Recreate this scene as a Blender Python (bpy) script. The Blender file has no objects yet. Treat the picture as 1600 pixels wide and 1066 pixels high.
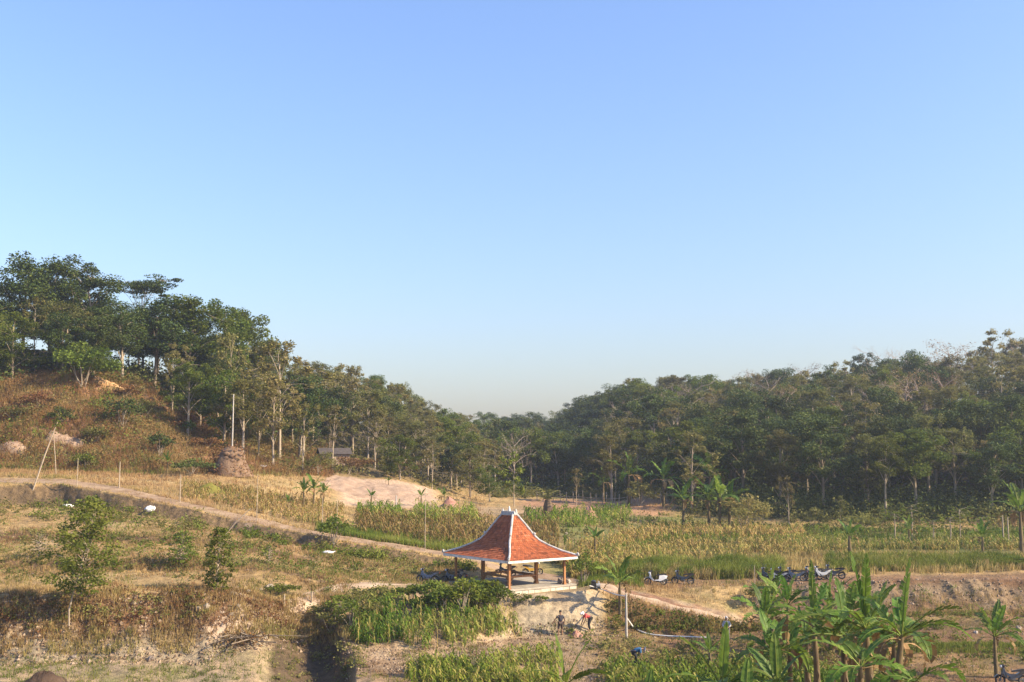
import bpy, bmesh, math, random
import numpy as np
from mathutils import Vector, Matrix

SC = bpy.context.scene
COL = SC.collection
R = math.radians
rng = np.random.default_rng(7)
random.seed(7)

# ------------------------------------------------------------------ camera, sky, sun, exposure
ZC = 10.1                                   # camera height above the pavilion's ground, metres
FPX = 1700.0                                # focal length in photograph pixels (1600 wide)
PITCH = math.atan((715 - 533) / FPX)
cam = bpy.data.cameras.new('camera')
cam.sensor_width = 36.0
cam.lens = 36.0 * FPX / 1600.0
cam.clip_start = 0.5
cam.clip_end = 5000
camo = bpy.data.objects.new('camera', cam)
camo.location = (0, 0, ZC)
camo.rotation_euler = (math.pi / 2 + PITCH, 0, 0)
COL.objects.link(camo)
SC.camera = camo

SUN_EL = R(33)
SUN_VEC = Vector((0.955, -0.297, 0)).normalized() * math.cos(SUN_EL) + Vector((0, 0, math.sin(SUN_EL)))
world = bpy.data.worlds.new('World')
SC.world = world
world.use_nodes = True
wn = world.node_tree
bg = wn.nodes['Background']
sky = wn.nodes.new('ShaderNodeTexSky')
sky.sky_type = 'NISHITA'
sky.sun_disc = False
sky.sun_elevation = SUN_EL
sky.sun_rotation = math.atan2(SUN_VEC.x, SUN_VEC.y)
sky.altitude = 100
sky.air_density = 1.6
sky.dust_density = 1.9
sky.ozone_density = 5.0
wb = wn.nodes.new('ShaderNodeMix'); wb.data_type = 'RGBA'; wb.blend_type = 'MULTIPLY'   # the camera's white balance, even over the whole sky
wb.inputs[0].default_value = 1.0
wb.inputs[7].default_value = (0.70, 0.695, 0.85, 1)
wn.links.new(sky.outputs[0], wb.inputs[6])
wn.links.new(wb.outputs[2], bg.inputs[0])
bg.inputs[1].default_value = 0.15

sl = bpy.data.lights.new('sun', 'SUN')
sl.energy = 5.0
sl.angle = R(0.5)
sl.color = (1.0, 0.82, 0.56)
so = bpy.data.objects.new('sun', sl)
so.rotation_euler = (-SUN_VEC).to_track_quat('-Z', 'Y').to_euler()
so.location = (60, -40, 60)
COL.objects.link(so)

SC.view_settings.view_transform = 'Standard'
SC.view_settings.look = 'None'
SC.view_settings.exposure = 1.08
SC.view_settings.gamma = 1.0
SC.view_settings.use_curve_mapping = False

# ------------------------------------------------------------------ numbers
CP, SP = math.cos(PITCH), math.sin(PITCH)

def slope_of(py):
    """rise per metre of distance for a photograph row, and the row's depth factor"""
    y = (533 - py) / FPX
    dy = CP - y * SP
    return (SP + y * CP) / dy, dy

def hash2(i, j, s):
    h = (i.astype(np.int64) * 374761393 + j.astype(np.int64) * 668265263 + s * 974634777) & 0x7fffffff
    h = ((h ^ (h >> 13)) * 1274126177) & 0x7fffffff
    return ((h ^ (h >> 16)) & 0xffff) / 65535.0

def vnoise(x, y, s=0):
    x = np.asarray(x, float); y = np.asarray(y, float)
    i = np.floor(x); j = np.floor(y)
    fx = x - i; fy = y - j
    fx = fx * fx * (3 - 2 * fx); fy = fy * fy * (3 - 2 * fy)
    i = i.astype(np.int64); j = j.astype(np.int64)
    a = hash2(i, j, s); b = hash2(i + 1, j, s); c = hash2(i, j + 1, s); d = hash2(i + 1, j + 1, s)
    return (a * (1 - fx) + b * fx) * (1 - fy) + (c * (1 - fx) + d * fx) * fy

def fbm(x, y, s=0, o=3):
    t = 0.0; a = 0.5; n = 0.0
    for k in range(o):
        t = t + a * vnoise(x * 2 ** k, y * 2 ** k, s + 17 * k); n += a; a *= 0.5
    return t / n * 2 - 1                     # -1..1

# ------------------------------------------------------------------ terrain: feature lines, near to far
def Z(px, z, Y):
    return (800 + (px - 800) * 1.0, z, Y)

def P(px, py, Y):
    s, dy = slope_of(py)
    return (800 + (px - 800) / dy, ZC + s * Y, Y)

LN = [
 [Z(-900, 7.4, -30), Z(2500, 7.4, -30)],
 [Z(-900, 5.6, 10), Z(2500, 5.6, 10)],
 [Z(-900, 2.0, 34), Z(2500, 2.0, 34)],
 [Z(-900, 0.0, 44), Z(2500, 0.0, 44)],
 [Z(-900, -2.8, 54), Z(400, -2.9, 54), Z(450, -4.2, 54), Z(556, -4.4, 54), Z(585, -2.3, 54), Z(2500, -2.5, 54)],
 [Z(-900, -2.6, 62), Z(300, -2.6, 61.5), Z(400, -2.9, 62), Z(435, -3.5, 63), Z(490, -4.2, 63.5), Z(545, -4.2, 63), Z(562, -2.0, 62),
  Z(600, -2.0, 62), Z(900, -2.35, 61.5), Z(1200, -2.3, 61.5), Z(2500, -2.3, 61.5)],
 [P(-900, 1035, 66.5), P(0, 1035, 66.5), P(300, 1035, 66.5), P(360, 1020, 67.5), P(400, 1008, 68.8), P(440, 1004, 71), P(470, 1012, 72.5),
  P(500, 1016, 73), P(520, 1022, 71), P(534, 1006, 69), P(556, 1014, 68.2), P(650, 1015, 68), P(720, 1012, 69), P(780, 1000, 73), P(800, 993, 75.5),
  P(880, 992, 75.8), P(960, 990, 76.2), P(1040, 992, 76.8), P(1120, 993, 77), P(1200, 986, 78), P(1300, 968, 79.8), P(1500, 962, 80.5), P(2500, 960, 80.5)],
 [P(-900, 930, 70.5), P(0, 930, 70.5), P(300, 926, 71.5), P(380, 928, 72.5), P(430, 945, 73.8), P(470, 945, 75.5), P(500, 937, 77), P(560, 937, 77.5),
  P(650, 925, 80), P(720, 921, 80.8), P(770, 928, 79.4), P(790, 930, 79), P(850, 927, 79.6), P(910, 922, 80.6), P(935, 918, 82), P(960, 923, 82),
  P(1040, 945, 80), P(1120, 966, 78.5), P(1170, 978, 78.6), P(1200, 976, 79.3), P(1300, 965, 80.2), P(2500, 958, 80.9)],
 [P(-900, 893, 82), P(0, 893, 82), P(300, 893, 82), P(400, 897, 80), P(480, 905, 80), P(560, 915, 80.5), P(650, 916, 81.5), P(720, 914, 82),
  Z(800, .12, 80.6), Z(900, .12, 82), P(935, 911, 84), P(960, 914, 84), P(1040, 934, 82.3), P(1120, 955, 80.5), P(1170, 968, 80), P(1200, 970, 80.2),
  P(1300, 960, 81), P(1600, 954, 81.5), P(2500, 954, 81.5)],
 [P(-900, 870, 84), P(0, 870, 84), P(300, 872, 84), P(400, 880, 83.5), P(480, 893, 84), P(560, 904, 84.5), P(650, 908, 85.5), Z(720, .2, 88),
  Z(800, .2, 88.5), Z(900, .2, 86.5), P(940, 908, 86), P(960, 907, 86.5), P(1040, 918, 85.3), P(1160, 918, 84.5), P(1200, 918, 84), P(1300, 908, 84.3),
  P(1600, 905, 84.5), P(2500, 905, 84.5)],
 [P(-900, 848, 92), P(0, 848, 92), P(300, 852, 90), P(400, 868, 87), P(480, 884, 87.5), P(560, 893, 88), P(650, 898, 88), P(720, 898, 88.8),
  Z(800, .22, 89.5), Z(900, .25, 88), P(960, 900, 88.5), P(1040, 907, 88), P(1200, 905, 88.5), P(1300, 902, 88.5), P(1600, 898, 88.5), P(2500, 898, 88.5)],
 [P(-900, 826, 94.5), P(0, 826, 94.5), P(300, 836, 92.5), P(400, 852, 90), P(480, 868, 90), P(560, 878, 90), P(650, 888, 90), P(720, 890, 90),
  Z(800, .25, 90.3), Z(900, .3, 89.3), Z(960, .6, 92), P(1040, 884, 96), P(1200, 882, 96), P(1300, 880, 96), P(2500, 880, 96)],
 [P(-900, 788, 107.6), P(0, 788, 107.6), P(100, 792, 107.2), P(200, 800, 103.2), P(300, 816, 99.8), P(400, 838, 96.8), P(480, 854, 94.3), P(560, 866, 93.4),
  P(640, 876, 92.4), P(720, 886, 91.4), Z(800, .3, 91), Z(900, .35, 90.5), Z(960, .8, 97), P(1040, 866, 106), P(1300, 862, 108), P(2500, 862, 108)],
 [P(-900, 756, 109), P(0, 757, 109), P(90, 757, 108.5), P(200, 775, 104.5), P(300, 796, 101), P(400, 818, 98), P(480, 836, 95.5), P(560, 849, 94.5),
  P(640, 861, 93.5), P(720, 873, 92.5), Z(800, .42, 92.2), Z(900, .5, 92), Z(960, 1.1, 103), P(1040, 850, 115), P(1300, 848, 118), P(2500, 848, 118)],
 [P(-900, 745, 113), P(0, 745, 113), P(90, 746, 112), P(200, 764, 108), P(300, 786, 104), P(400, 808, 101), P(480, 827, 98.5), P(560, 841, 97),
  P(640, 853, 96.5), P(720, 863, 96), Z(800, 1.1, 97), Z(900, 1.2, 98), Z(960, 1.6, 112), P(1040, 832, 128), P(1300, 835, 128), P(2500, 835, 128)],
 [P(-900, 738, 121), P(0, 738, 121), P(150, 742, 121), P(300, 755, 119), P(400, 768, 118), P(480, 785, 120), P(560, 797, 124), P(640, 800, 126),
  P(720, 801, 128), P(800, 803, 130), P(900, 803, 135), P(1000, 800, 148), P(1100, 810, 146), P(1200, 822, 140), P(1400, 830, 135), P(1600, 835, 132), P(2500, 835, 132)],
 [P(-900, 733, 126), P(0, 735, 126), P(150, 738, 126), P(300, 740, 128), P(400, 742, 132), P(500, 745, 142), P(560, 750, 150), P(620, 752, 155),
  P(680, 768, 158), P(760, 775, 175), P(850, 775, 195), P(900, 775, 200), P(960, 780, 190), Z(1000, 4.2, 175), Z(1100, 4, 168), Z(1200, 4, 160),
  Z(1400, 4, 155), Z(1600, 4.5, 152), Z(2500, 5, 150)],
 [P(-900, 590, 138), P(0, 605, 142), P(130, 600, 145), P(200, 600, 150), P(250, 630, 150), P(300, 668, 150), P(400, 690, 158), P(500, 705, 172),
  P(600, 712, 190), P(700, 725, 220), P(760, 740, 250), Z(850, 3.5, 280), Z(900, 7, 270), Z(960, 10, 245), Z(1000, 12, 225), Z(1100, 11, 215),
  Z(1200, 11, 205), Z(1300, 12, 200), Z(1600, 15, 195), Z(2500, 18, 190)],
 [P(-900, 530, 170), P(0, 545, 170), P(130, 550, 175), P(300, 595, 190), P(400, 625, 195), P(500, 650, 215), P(600, 672, 245), P(700, 692, 300),
  Z(760, 11.5, 350), Z(850, 12, 370), Z(900, 15, 335), Z(960, 18.5, 295), Z(1000, 19, 270), Z(1100, 18.5, 262), Z(1200, 19, 258), Z(1300, 20, 250),
  Z(1400, 21, 250), Z(1500, 23, 250), Z(1600, 26, 250), Z(2500, 33, 250)],
 [Z(-900, 32, 230), Z(300, 26, 250), Z(600, 18, 320), Z(760, 14, 420), Z(850, 14.5, 440), Z(960, 17, 400), Z(1200, 19.5, 330), Z(1600, 27, 320), Z(2500, 34, 320)],
 [Z(-900, 9, 640), Z(2500, 9, 640)],
]
SUBS = [2, 4, 4, 4, 8, 16, 30, 16, 14, 10, 14, 14, 18, 12, 22, 16, 24, 18, 8, 6]
NL = len(LN)

def line_arrays(u):
    """Y and z of every feature line at columns u -> (NL, n)"""
    u = np.asarray(u, float)
    Ys, Zs = [], []
    for k, l in enumerate(LN):
        a = np.array(l)
        y = np.interp(u, a[:, 0], a[:, 2]); z = np.interp(u, a[:, 0], a[:, 1])
        if k > 5:
            y = y + 0.35 * fbm(u / 37.0, u * 0 + k * 3.7, 5, 2)
        Ys.append(y); Zs.append(z)
    Ys = np.array(Ys); Zs = np.array(Zs)
    for k in range(1, NL):
        Ys[k] = np.maximum(Ys[k], Ys[k - 1] + 0.3)
    return Ys, Zs

PAV = ((796 - 800) / FPX * 85.5, 85.5)
def relief(X, Y, u, t):
    n = 0.16 * fbm(X / 6.0, Y / 6.0, 1) + 0.10 * fbm(X / 1.7, Y / 1.7, 2) + 0.05 * fbm(X / 0.5, Y / 0.5, 3, 2)
    bank = np.clip(1 - np.abs(t - 6.5) / 0.7, 0, 1)                     # the eroded bank between the two levels
    bank = np.maximum(bank, np.clip(1 - np.abs(t - 12.5) / .6, 0, 1) * (u < 760))
    bank = np.maximum(bank, np.clip(1 - np.abs(t - 8.5) / .7, 0, 1) * ((u < 450) | (u > 1180)))
    bank = bank * np.where((u > 765) & (u < 950) & (t < 7.2), .42, 1.0)
    gul = fbm(X / 0.9 + 0.3 * Y, Y / 3.5, 9, 3)
    n = n + bank * (0.34 * gul + (u > 1180) * .22 * fbm(X / .55 + .2 * Y, Y / 4, 19, 2) + 0.17 * fbm(X / .35, Y / .5, 11, 2) + .07 * fbm(X / .14, Y / .2, 12, 2))
    far = np.clip((t - 15.5) / 1.0, 0, 1)
    n = n * (1 + 2.2 * far) + far * 0.8 * fbm(X / 14.0, Y / 14.0, 21)
    n = n + np.clip((t - 15.95) / .2, 0, 1) * np.clip((17.4 - t) / .3, 0, 1) * (u < 520) * (.8 * fbm(X / 4.5, Y / 4.5, 51) + .35 * fbm(X / 1.6, Y / 3, 52))
    n = n + (u > 1300) * (.22 * np.exp(-((t - 5.42) / .03) ** 2) - .3 * np.exp(-((t - 5.86) / .035) ** 2))
    # level round the pavilion, smooth on the road
    d = np.hypot(X - PAV[0], Y - PAV[1])
    k = np.clip((d - 4.0) / 4.0, 0.08, 1)
    k = np.where((t > 5.7) & (t < 7.0), np.maximum(k, np.clip((7.0 - t) * 2.5, 0, 1)), k)
    road = np.clip(1 - np.abs(t - 13.5) / .6, 0, 1) * (u < 900)
    return n * k * (1 - 0.75 * road)

def height(X, Y):
    X = np.atleast_1d(np.asarray(X, float)); Y = np.atleast_1d(np.asarray(Y, float))
    u = 800 + FPX * X / np.maximum(Y, 1.0)
    Ys, Zs = line_arrays(u)
    t = np.zeros_like(u); z = np.zeros_like(u)
    for k in range(NL - 1):
        m = (Y >= Ys[k]) & (Y <= Ys[k + 1])
        f = (Y - Ys[k]) / (Ys[k + 1] - Ys[k])
        t = np.where(m, k + f, t); z = np.where(m, Zs[k] + f * (Zs[k + 1] - Zs[k]), z)
    return z + relief(X, Y, u, t)

def gz(x, y):
    return float(height([x], [y])[0])

def ut_of(X, Y):
    u = 800 + FPX * np.asarray(X) / np.maximum(Y, 1.0)
    Ys, _ = line_arrays(u)
    t = np.zeros_like(u)
    for k in range(NL - 1):
        m = (Y >= Ys[k]) & (Y <= Ys[k + 1])
        t = np.where(m, k + (Y - Ys[k]) / (Ys[k + 1] - Ys[k]), t)
    return u, t

def surf(u, t):
    """world point of the ground at column u and feature-line coordinate t"""
    u = np.atleast_1d(np.asarray(u, float)); t = np.atleast_1d(np.asarray(t, float))
    Ys, Zs = line_arrays(u)
    k = np.clip(np.floor(t).astype(int), 0, NL - 2); f = t - k
    i = np.arange(len(u))
    Y = Ys[k, i] * (1 - f) + Ys[k + 1, i] * f
    z = Zs[k, i] * (1 - f) + Zs[k + 1, i] * f
    X = (u - 800) / FPX * Y
    return np.stack([X, Y, z + relief(X, Y, u, t)], 1)

def hit(px, py, lo=56.0, hi=420.0):
    """where the line of sight of a photograph pixel meets the ground"""
    s, dy = slope_of(py)
    Y = np.arange(lo, hi, 0.12)
    X = (px - 800) / FPX / dy * Y
    below = height(X, Y) >= ZC + s * Y
    i = int(np.argmax(below)) if below.any() else len(Y) - 1
    return Vector((X[i], Y[i], gz(X[i], Y[i])))

def spot(px, Y, py=900):
    """ground point at distance Y in the direction of photograph column px"""
    _, dy = slope_of(py)
    x = (px - 800) / FPX / dy * Y
    return Vector((x, Y, gz(x, Y)))

# ------------------------------------------------------------------ objects
def link(name, me, mat=None, parent=None, loc=None):
    o = bpy.data.objects.new(name, me)
    COL.objects.link(o)
    if mat is not None and me is not None and len(me.materials) == 0:
        me.materials.append(mat)
    if parent is not None:
        o.parent = parent
    if loc is not None:
        o.location = loc
    return o

def tag(o, label=None, cat=None, group=None, kind=None):
    if label: o['label'] = label
    if cat: o['category'] = cat
    if group: o['group'] = group
    if kind: o['kind'] = kind
    return o

def thing(name, loc, label, cat, group=None, rz=0.0):
    o = link(name, None, loc=loc)
    o.rotation_euler = (0, 0, rz)
    return tag(o, label, cat, group)

def copy_tree(o, parent=None):
    c = o.copy(); COL.objects.link(c)
    if parent is not None: c.parent = parent
    for ch in o.children:
        copy_tree(ch, c)
    return c

class Geo:
    """collects vertices, quads / triangles and one random tint per vertex"""
    def __init__(s):
        s.v = []; s.f = []; s.t = []; s.n = 0
    def add(s, V, F, tint=0.5):
        V = np.asarray(V, float).reshape(-1, 3); F = np.asarray(F, np.int64)
        s.v.append(V); s.f.append(F + s.n)
        s.t.append(np.full(len(V), tint) if np.isscalar(tint) else np.asarray(tint, float))
        s.n += len(V)
    def mesh(s, name, smooth=False):
        V = np.concatenate(s.v); T = np.concatenate(s.t)
        me = bpy.data.meshes.new(name)
        me.vertices.add(len(V)); me.vertices.foreach_set('co', V.astype(np.float32).ravel())
        idx = np.concatenate([f.ravel() for f in s.f]).astype(np.int32)
        tot = np.concatenate([np.full(len(f), f.shape[1]) for f in s.f]).astype(np.int32)
        st = np.concatenate([[0], np.cumsum(tot)[:-1]]).astype(np.int32)
        me.loops.add(len(idx)); me.loops.foreach_set('vertex_index', idx)
        me.polygons.add(len(tot)); me.polygons.foreach_set('loop_start', st)
        try:
            me.polygons.foreach_set('loop_total', tot)
        except Exception:
            pass
        a = me.attributes.new('tint', 'FLOAT', 'POINT'); a.data.foreach_set('value', T.astype(np.float32))
        me.update(calc_edges=True)
        me.polygons.foreach_set('use_smooth', np.full(len(tot), smooth))
        return me
    # --- shapes
    def tube(s, pts, rad, sides=6, tint=0.5, cap=True):
        pts = np.asarray(pts, float); n = len(pts)
        rad = np.full(n, rad) if np.isscalar(rad) else np.asarray(rad, float)
        d = np.gradient(pts, axis=0); d /= np.linalg.norm(d, axis=1)[:, None] + 1e-9
        ref = np.array([0.0, 1, 0]) if abs(d[0][1]) < 0.8 else np.array([1.0, 0, 0])
        a = np.cross(d, ref); a /= np.linalg.norm(a, axis=1)[:, None] + 1e-9
        b = np.cross(d, a)
        th = np.arange(sides) * 2 * np.pi / sides
        V = pts[:, None, :] + rad[:, None, None] * (np.cos(th)[None, :, None] * a[:, None, :] + np.sin(th)[None, :, None] * b[:, None, :])
        F = []
        for i in range(n - 1):
            for k in range(sides):
                F.append((i * sides + k, i * sides + (k + 1) % sides, (i + 1) * sides + (k + 1) % sides, (i + 1) * sides + k))
        s.add(V.reshape(-1, 3), F, tint)
        if cap:
            for i in (0, n - 1):
                s.add(V[i], [list(range(sides))], tint)
    def box(s, c, d, tint=0.5, M=None):
        c = np.asarray(c, float); h = np.asarray(d, float) / 2
        V = np.array([[x, y, z] for x in (-1, 1) for y in (-1, 1) for z in (-1, 1)]) * h
        if M is not None:
            V = V @ np.array(M.to_3x3()).T
        s.add(V + c, [(0, 1, 3, 2), (4, 6, 7, 5), (0, 4, 5, 1), (2, 3, 7, 6), (0, 2, 6, 4), (1, 5, 7, 3)], tint)
    def prism(s, prof, w, tint=0.5, w2=None):
        """profile in the x-z plane, extruded along y; w2 = half widths per vertex"""
        n = len(prof); hw = np.full(n, w / 2) if w2 is None else np.asarray(w2) / 2
        p = np.asarray(prof, float)
        A = np.stack([p[:, 0], -hw, p[:, 1]], 1); B = np.stack([p[:, 0], hw, p[:, 1]], 1)
        F = [(i, (i + 1) % n, n + (i + 1) % n, n + i) for i in range(n)]
        s.add(np.concatenate([A, B]), F, tint)
        s.add(A, [list(range(n))[::-1]], tint); s.add(B, [list(range(n))], tint)
    def ell(s, c, r, nu=8, nv=5, tint=0.5, jit=0.0, seed=0):
        V = []; F = []
        g = np.random.default_rng(seed)
        for j in range(nv + 1):
            ph = math.pi * j / nv
            for i in range(nu):
                th = 2 * math.pi * i / nu
                k = 1 + jit * (g.random() - 0.5) * 2
                V.append((c[0] + r[0] * k * math.sin(ph) * math.cos(th), c[1] + r[1] * k * math.sin(ph) * math.sin(th), c[2] + r[2] * k * math.cos(ph)))
        for j in range(nv):
            for i in range(nu):
                F.append((j * nu + i, (j + 1) * nu + i, (j + 1) * nu + (i + 1) % nu, j * nu + (i + 1) % nu))
        s.add(V, F, tint)
    def cards(s, C, size, tint, g, flat=0.0, aspect=0.6):
        """one diamond-shaped leaf per centre, turned every way (flat -> more level)"""
        n = len(C)
        if n == 0: return
        size = np.broadcast_to(np.asarray(size, float), (n,))
        N = g.normal(size=(n, 3)); N[:, 2] = np.abs(N[:, 2]) + flat * 2
        N /= np.linalg.norm(N, axis=1)[:, None]
        A = np.cross(N, g.normal(size=(n, 3))); A /= np.linalg.norm(A, axis=1)[:, None] + 1e-9
        B = np.cross(N, A)
        L = A * size[:, None] * 0.5; W = B * (size * aspect * 0.5)[:, None]
        k = L * 0.15
        V = np.stack([C - L, C + k - W, C + L, C + k + W], 1).reshape(-1, 3)
        F = np.arange(4 * n).reshape(n, 4)
        s.add(V, F, np.repeat(np.broadcast_to(np.asarray(tint, float), (n,)), 4))
    def blades(s, B, h, w, lean, tint, g, seg=1):
        """grass blades: a tapering strip per base point"""
        n = len(B)
        if n == 0: return
        h = np.broadcast_to(h, (n,)); th = g.random(n) * 2 * np.pi
        d = np.stack([np.cos(th), np.sin(th), np.zeros(n)], 1)
        sd = np.stack([-np.sin(th + 0.9), np.cos(th + 0.9), np.zeros(n)], 1)
        ln = np.abs(g.normal(size=n)) * lean * h
        up = np.array([0, 0, 1.0])
        tip = B + up * h[:, None] + d * ln[:, None]
        tn = np.broadcast_to(tint, (n,))
        W = sd * (np.broadcast_to(w, (n,)) / 2)[:, None]
        if seg == 1:
            V = np.stack([B - W, B + W, tip], 1).reshape(-1, 3)
            s.add(V, np.arange(3 * n).reshape(n, 3), np.repeat(tn, 3))
        else:
            mid = B + up * (h * 0.62)[:, None] + d * (ln * 0.35)[:, None]
            V = np.stack([B - W, B + W, mid + W * .8, mid - W * .8, tip], 1).reshape(-1, 3)
            i = np.arange(n)[:, None] * 5
            s.add(V, i + np.array([[0, 1, 2, 3]]), np.repeat(tn, 5))
            s.f.append((i + np.array([[3, 2, 4]])) + s.n - 5 * n)

# ------------------------------------------------------------------ materials
def nd(nt, typ, **kw):
    n = nt.nodes.new(typ)
    for k, v in kw.items(): setattr(n, k, v)
    return n

def ramp(nt, fac, cols):
    r = nd(nt, 'ShaderNodeValToRGB')
    els = r.color_ramp.elements
    while len(els) < len(cols): els.new(0.5)
    for i, (p, c) in enumerate(cols):
        els[i].position = p; els[i].color = (*c, 1)
    nt.links.new(fac, r.inputs[0])
    return r.outputs[0]

MATS = {}
def leaf_mat(name, cols, trans=0.3, vary=0.25, rough=0.65, spec=0.1):
    m = bpy.data.materials.new(name); m.use_nodes = True
    nt = m.node_tree; b = nt.nodes['Principled BSDF']
    at = nd(nt, 'ShaderNodeAttribute', attribute_name='tint')
    oi = nd(nt, 'ShaderNodeObjectInfo')
    n = len(cols)
    c = ramp(nt, at.outputs['Fac'], [(i / (n - 1), k) for i, k in enumerate(cols)])
    hs = nd(nt, 'ShaderNodeHueSaturation')
    mr = nd(nt, 'ShaderNodeMapRange'); mr.inputs[3].default_value = 1 - vary; mr.inputs[4].default_value = 1 + vary
    nt.links.new(oi.outputs['Random'], mr.inputs[0]); nt.links.new(mr.outputs[0], hs.inputs['Value'])
    mh = nd(nt, 'ShaderNodeMapRange'); mh.inputs[3].default_value = 0.485; mh.inputs[4].default_value = 0.515
    ml = nd(nt, 'ShaderNodeMath', operation='MULTIPLY'); ml.inputs[1].default_value = 7.31
    mf = nd(nt, 'ShaderNodeMath', operation='FRACT')
    nt.links.new(oi.outputs['Random'], ml.inputs[0]); nt.links.new(ml.outputs[0], mf.inputs[0])
    nt.links.new(mf.outputs[0], mh.inputs[0]); nt.links.new(mh.outputs[0], hs.inputs['Hue'])
    nt.links.new(c, hs.inputs['Color'])
    b.inputs['Roughness'].default_value = rough; b.inputs['Specular IOR Level'].default_value = spec
    nt.links.new(hs.outputs[0], b.inputs['Base Color'])
    tr = nd(nt, 'ShaderNodeBsdfTranslucent'); nt.links.new(hs.outputs[0], tr.inputs[0])
    mx = nd(nt, 'ShaderNodeMixShader'); mx.inputs[0].default_value = trans
    nt.links.new(b.outputs[0], mx.inputs[1]); nt.links.new(tr.outputs[0], mx.inputs[2])
    nt.links.new(mx.outputs[0], nt.nodes['Material Output'].inputs[0])
    MATS[name] = m
    return m

def solid_mat(name, cols, scale=4.0, rough=0.8, bump=0.0, bscale=None, metal=0.0, spec=0.3, coat=0.0, stretch=(1, 1, 1)):
    """procedural surface: noise through a colour ramp, with fine relief"""
    m = bpy.data.materials.new(name); m.use_nodes = True
    nt = m.node_tree; b = nt.nodes['Principled BSDF']
    tc = nd(nt, 'ShaderNodeTexCoord'); mp = nd(nt, 'ShaderNodeMapping'); mp.inputs['Scale'].default_value = stretch
    nt.links.new(tc.outputs['Object'], mp.inputs[0])
    nz = nd(nt, 'ShaderNodeTexNoise'); nz.inputs['Scale'].default_value = scale; nz.inputs['Detail'].default_value = 5; nz.inputs['Roughness'].default_value = .65
    nt.links.new(mp.outputs[0], nz.inputs['Vector'])
    n = len(cols)
    c = ramp(nt, nz.outputs['Fac'], [(0.28 + 0.44 * i / max(1, n - 1), k) for i, k in enumerate(cols)])
    nt.links.new(c, b.inputs['Base Color'])
    b.inputs['Roughness'].default_value = rough; b.inputs['Metallic'].default_value = metal
    b.inputs['Specular IOR Level'].default_value = spec; b.inputs['Coat Weight'].default_value = coat
    if bump:
        bp = nd(nt, 'ShaderNodeBump'); bp.inputs['Strength'].default_value = bump; bp.inputs['Distance'].default_value = 0.1
        n2 = nd(nt, 'ShaderNodeTexNoise'); n2.inputs['Scale'].default_value = bscale or scale * 3; n2.inputs['Detail'].default_value = 4
        nt.links.new(mp.outputs[0], n2.inputs['Vector']); nt.links.new(n2.outputs['Fac'], bp.inputs['Height']); nt.links.new(bp.outputs[0], b.inputs['Normal'])
    MATS[name] = m
    return m

def tint_mat(name, cols, rough=0.8, spec=0.2):
    m = bpy.data.materials.new(name); m.use_nodes = True
    nt = m.node_tree; b = nt.nodes['Principled BSDF']
    at = nd(nt, 'ShaderNodeAttribute', attribute_name='tint')
    nz = nd(nt, 'ShaderNodeTexNoise'); nz.inputs['Scale'].default_value = 3.0; nz.inputs['Detail'].default_value = 4
    tc = nd(nt, 'ShaderNodeTexCoord'); nt.links.new(tc.outputs['Object'], nz.inputs['Vector'])
    ad = nd(nt, 'ShaderNodeMath', operation='MULTIPLY_ADD'); ad.inputs[1].default_value = 0.6; 
    sb = nd(nt, 'ShaderNodeMath', operation='ADD'); sb.inputs[1].default_value = -0.3
    nt.links.new(nz.outputs['Fac'], ad.inputs[0]); nt.links.new(at.outputs['Fac'], sb.inputs[0]); nt.links.new(sb.outputs[0], ad.inputs[2])
    n = len(cols)
    c = ramp(nt, ad.outputs[0], [(i / (n - 1), k) for i, k in enumerate(cols)])
    nt.links.new(c, b.inputs['Base Color'])
    b.inputs['Roughness'].default_value = rough; b.inputs['Specular IOR Level'].default_value = spec
    MATS[name] = m
    return m

M_BARK = solid_mat('bark', [(.10, .075, .05), (.20, .155, .11), (.30, .25, .19)], 3, .9, .5, 9, stretch=(1, 1, .25))
M_PALE = solid_mat('pale_bark', [(.20, .155, .11), (.32, .26, .19), (.42, .36, .28)], 3, .9, .4, 9, stretch=(1, 1, .25))
M_DARKLEAF = leaf_mat('dark_leaves', [(.030, .050, .013), (.054, .080, .020), (.085, .112, .027), (.14, .15, .042)], .18)
M_GREEN = leaf_mat('green_leaves', [(.060, .090, .014), (.100, .135, .020), (.150, .180, .030), (.22, .22, .05)], 0.4)
M_OLIVE = leaf_mat('olive_leaves', [(.078, .086, .022), (.135, .138, .036), (.19, .182, .056), (.25, .22, .08)], 0.42)
M_TEAK = leaf_mat('teak_leaves', [(.10, .105, .026), (.18, .17, .048), (.26, .22, .08), (.33, .26, .115)], 0.42)
M_DRY = leaf_mat('dry_leaves', [(.12, .075, .035), (.19, .115, .055), (.26, .17, .085), (.34, .25, .13)], .25)
M_TWIG = solid_mat('twigs', [(.20, .15, .12), (.32, .25, .20), (.40, .33, .27)], 2, .9)
M_BANANA = leaf_mat('banana_leaf', [(.045, .095, .012), (.080, .150, .018), (.13, .21, .028), (.26, .30, .06)], .42, .25, .5, .25)
M_BANDRY = leaf_mat('dry_banana_leaf', [(.16, .10, .04), (.24, .16, .07), (.33, .24, .12)], .2)
M_STEM = solid_mat('banana_stem', [(.06, .04, .022), (.13, .095, .045), (.19, .16, .075)], 3, .7, .3, 8, stretch=(1, 1, .2))
M_CORNDRY = leaf_mat('dry_maize', [(.12, .14, .025), (.20, .14, .045), (.33, .225, .08), (.24, .22, .05), (.42, .31, .12), (.30, .25, .08), (.15, .18, .035)], .3)
M_CORNGRN = leaf_mat('green_maize', [(.06, .105, .012), (.10, .16, .018), (.17, .225, .030), (.32, .29, .08)], .35)
M_GRASSDRY = leaf_mat('dry_grass', [(.15, .095, .04), (.26, .17, .07), (.38, .27, .12), (.30, .24, .085), (.15, .16, .04)], .3)
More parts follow.
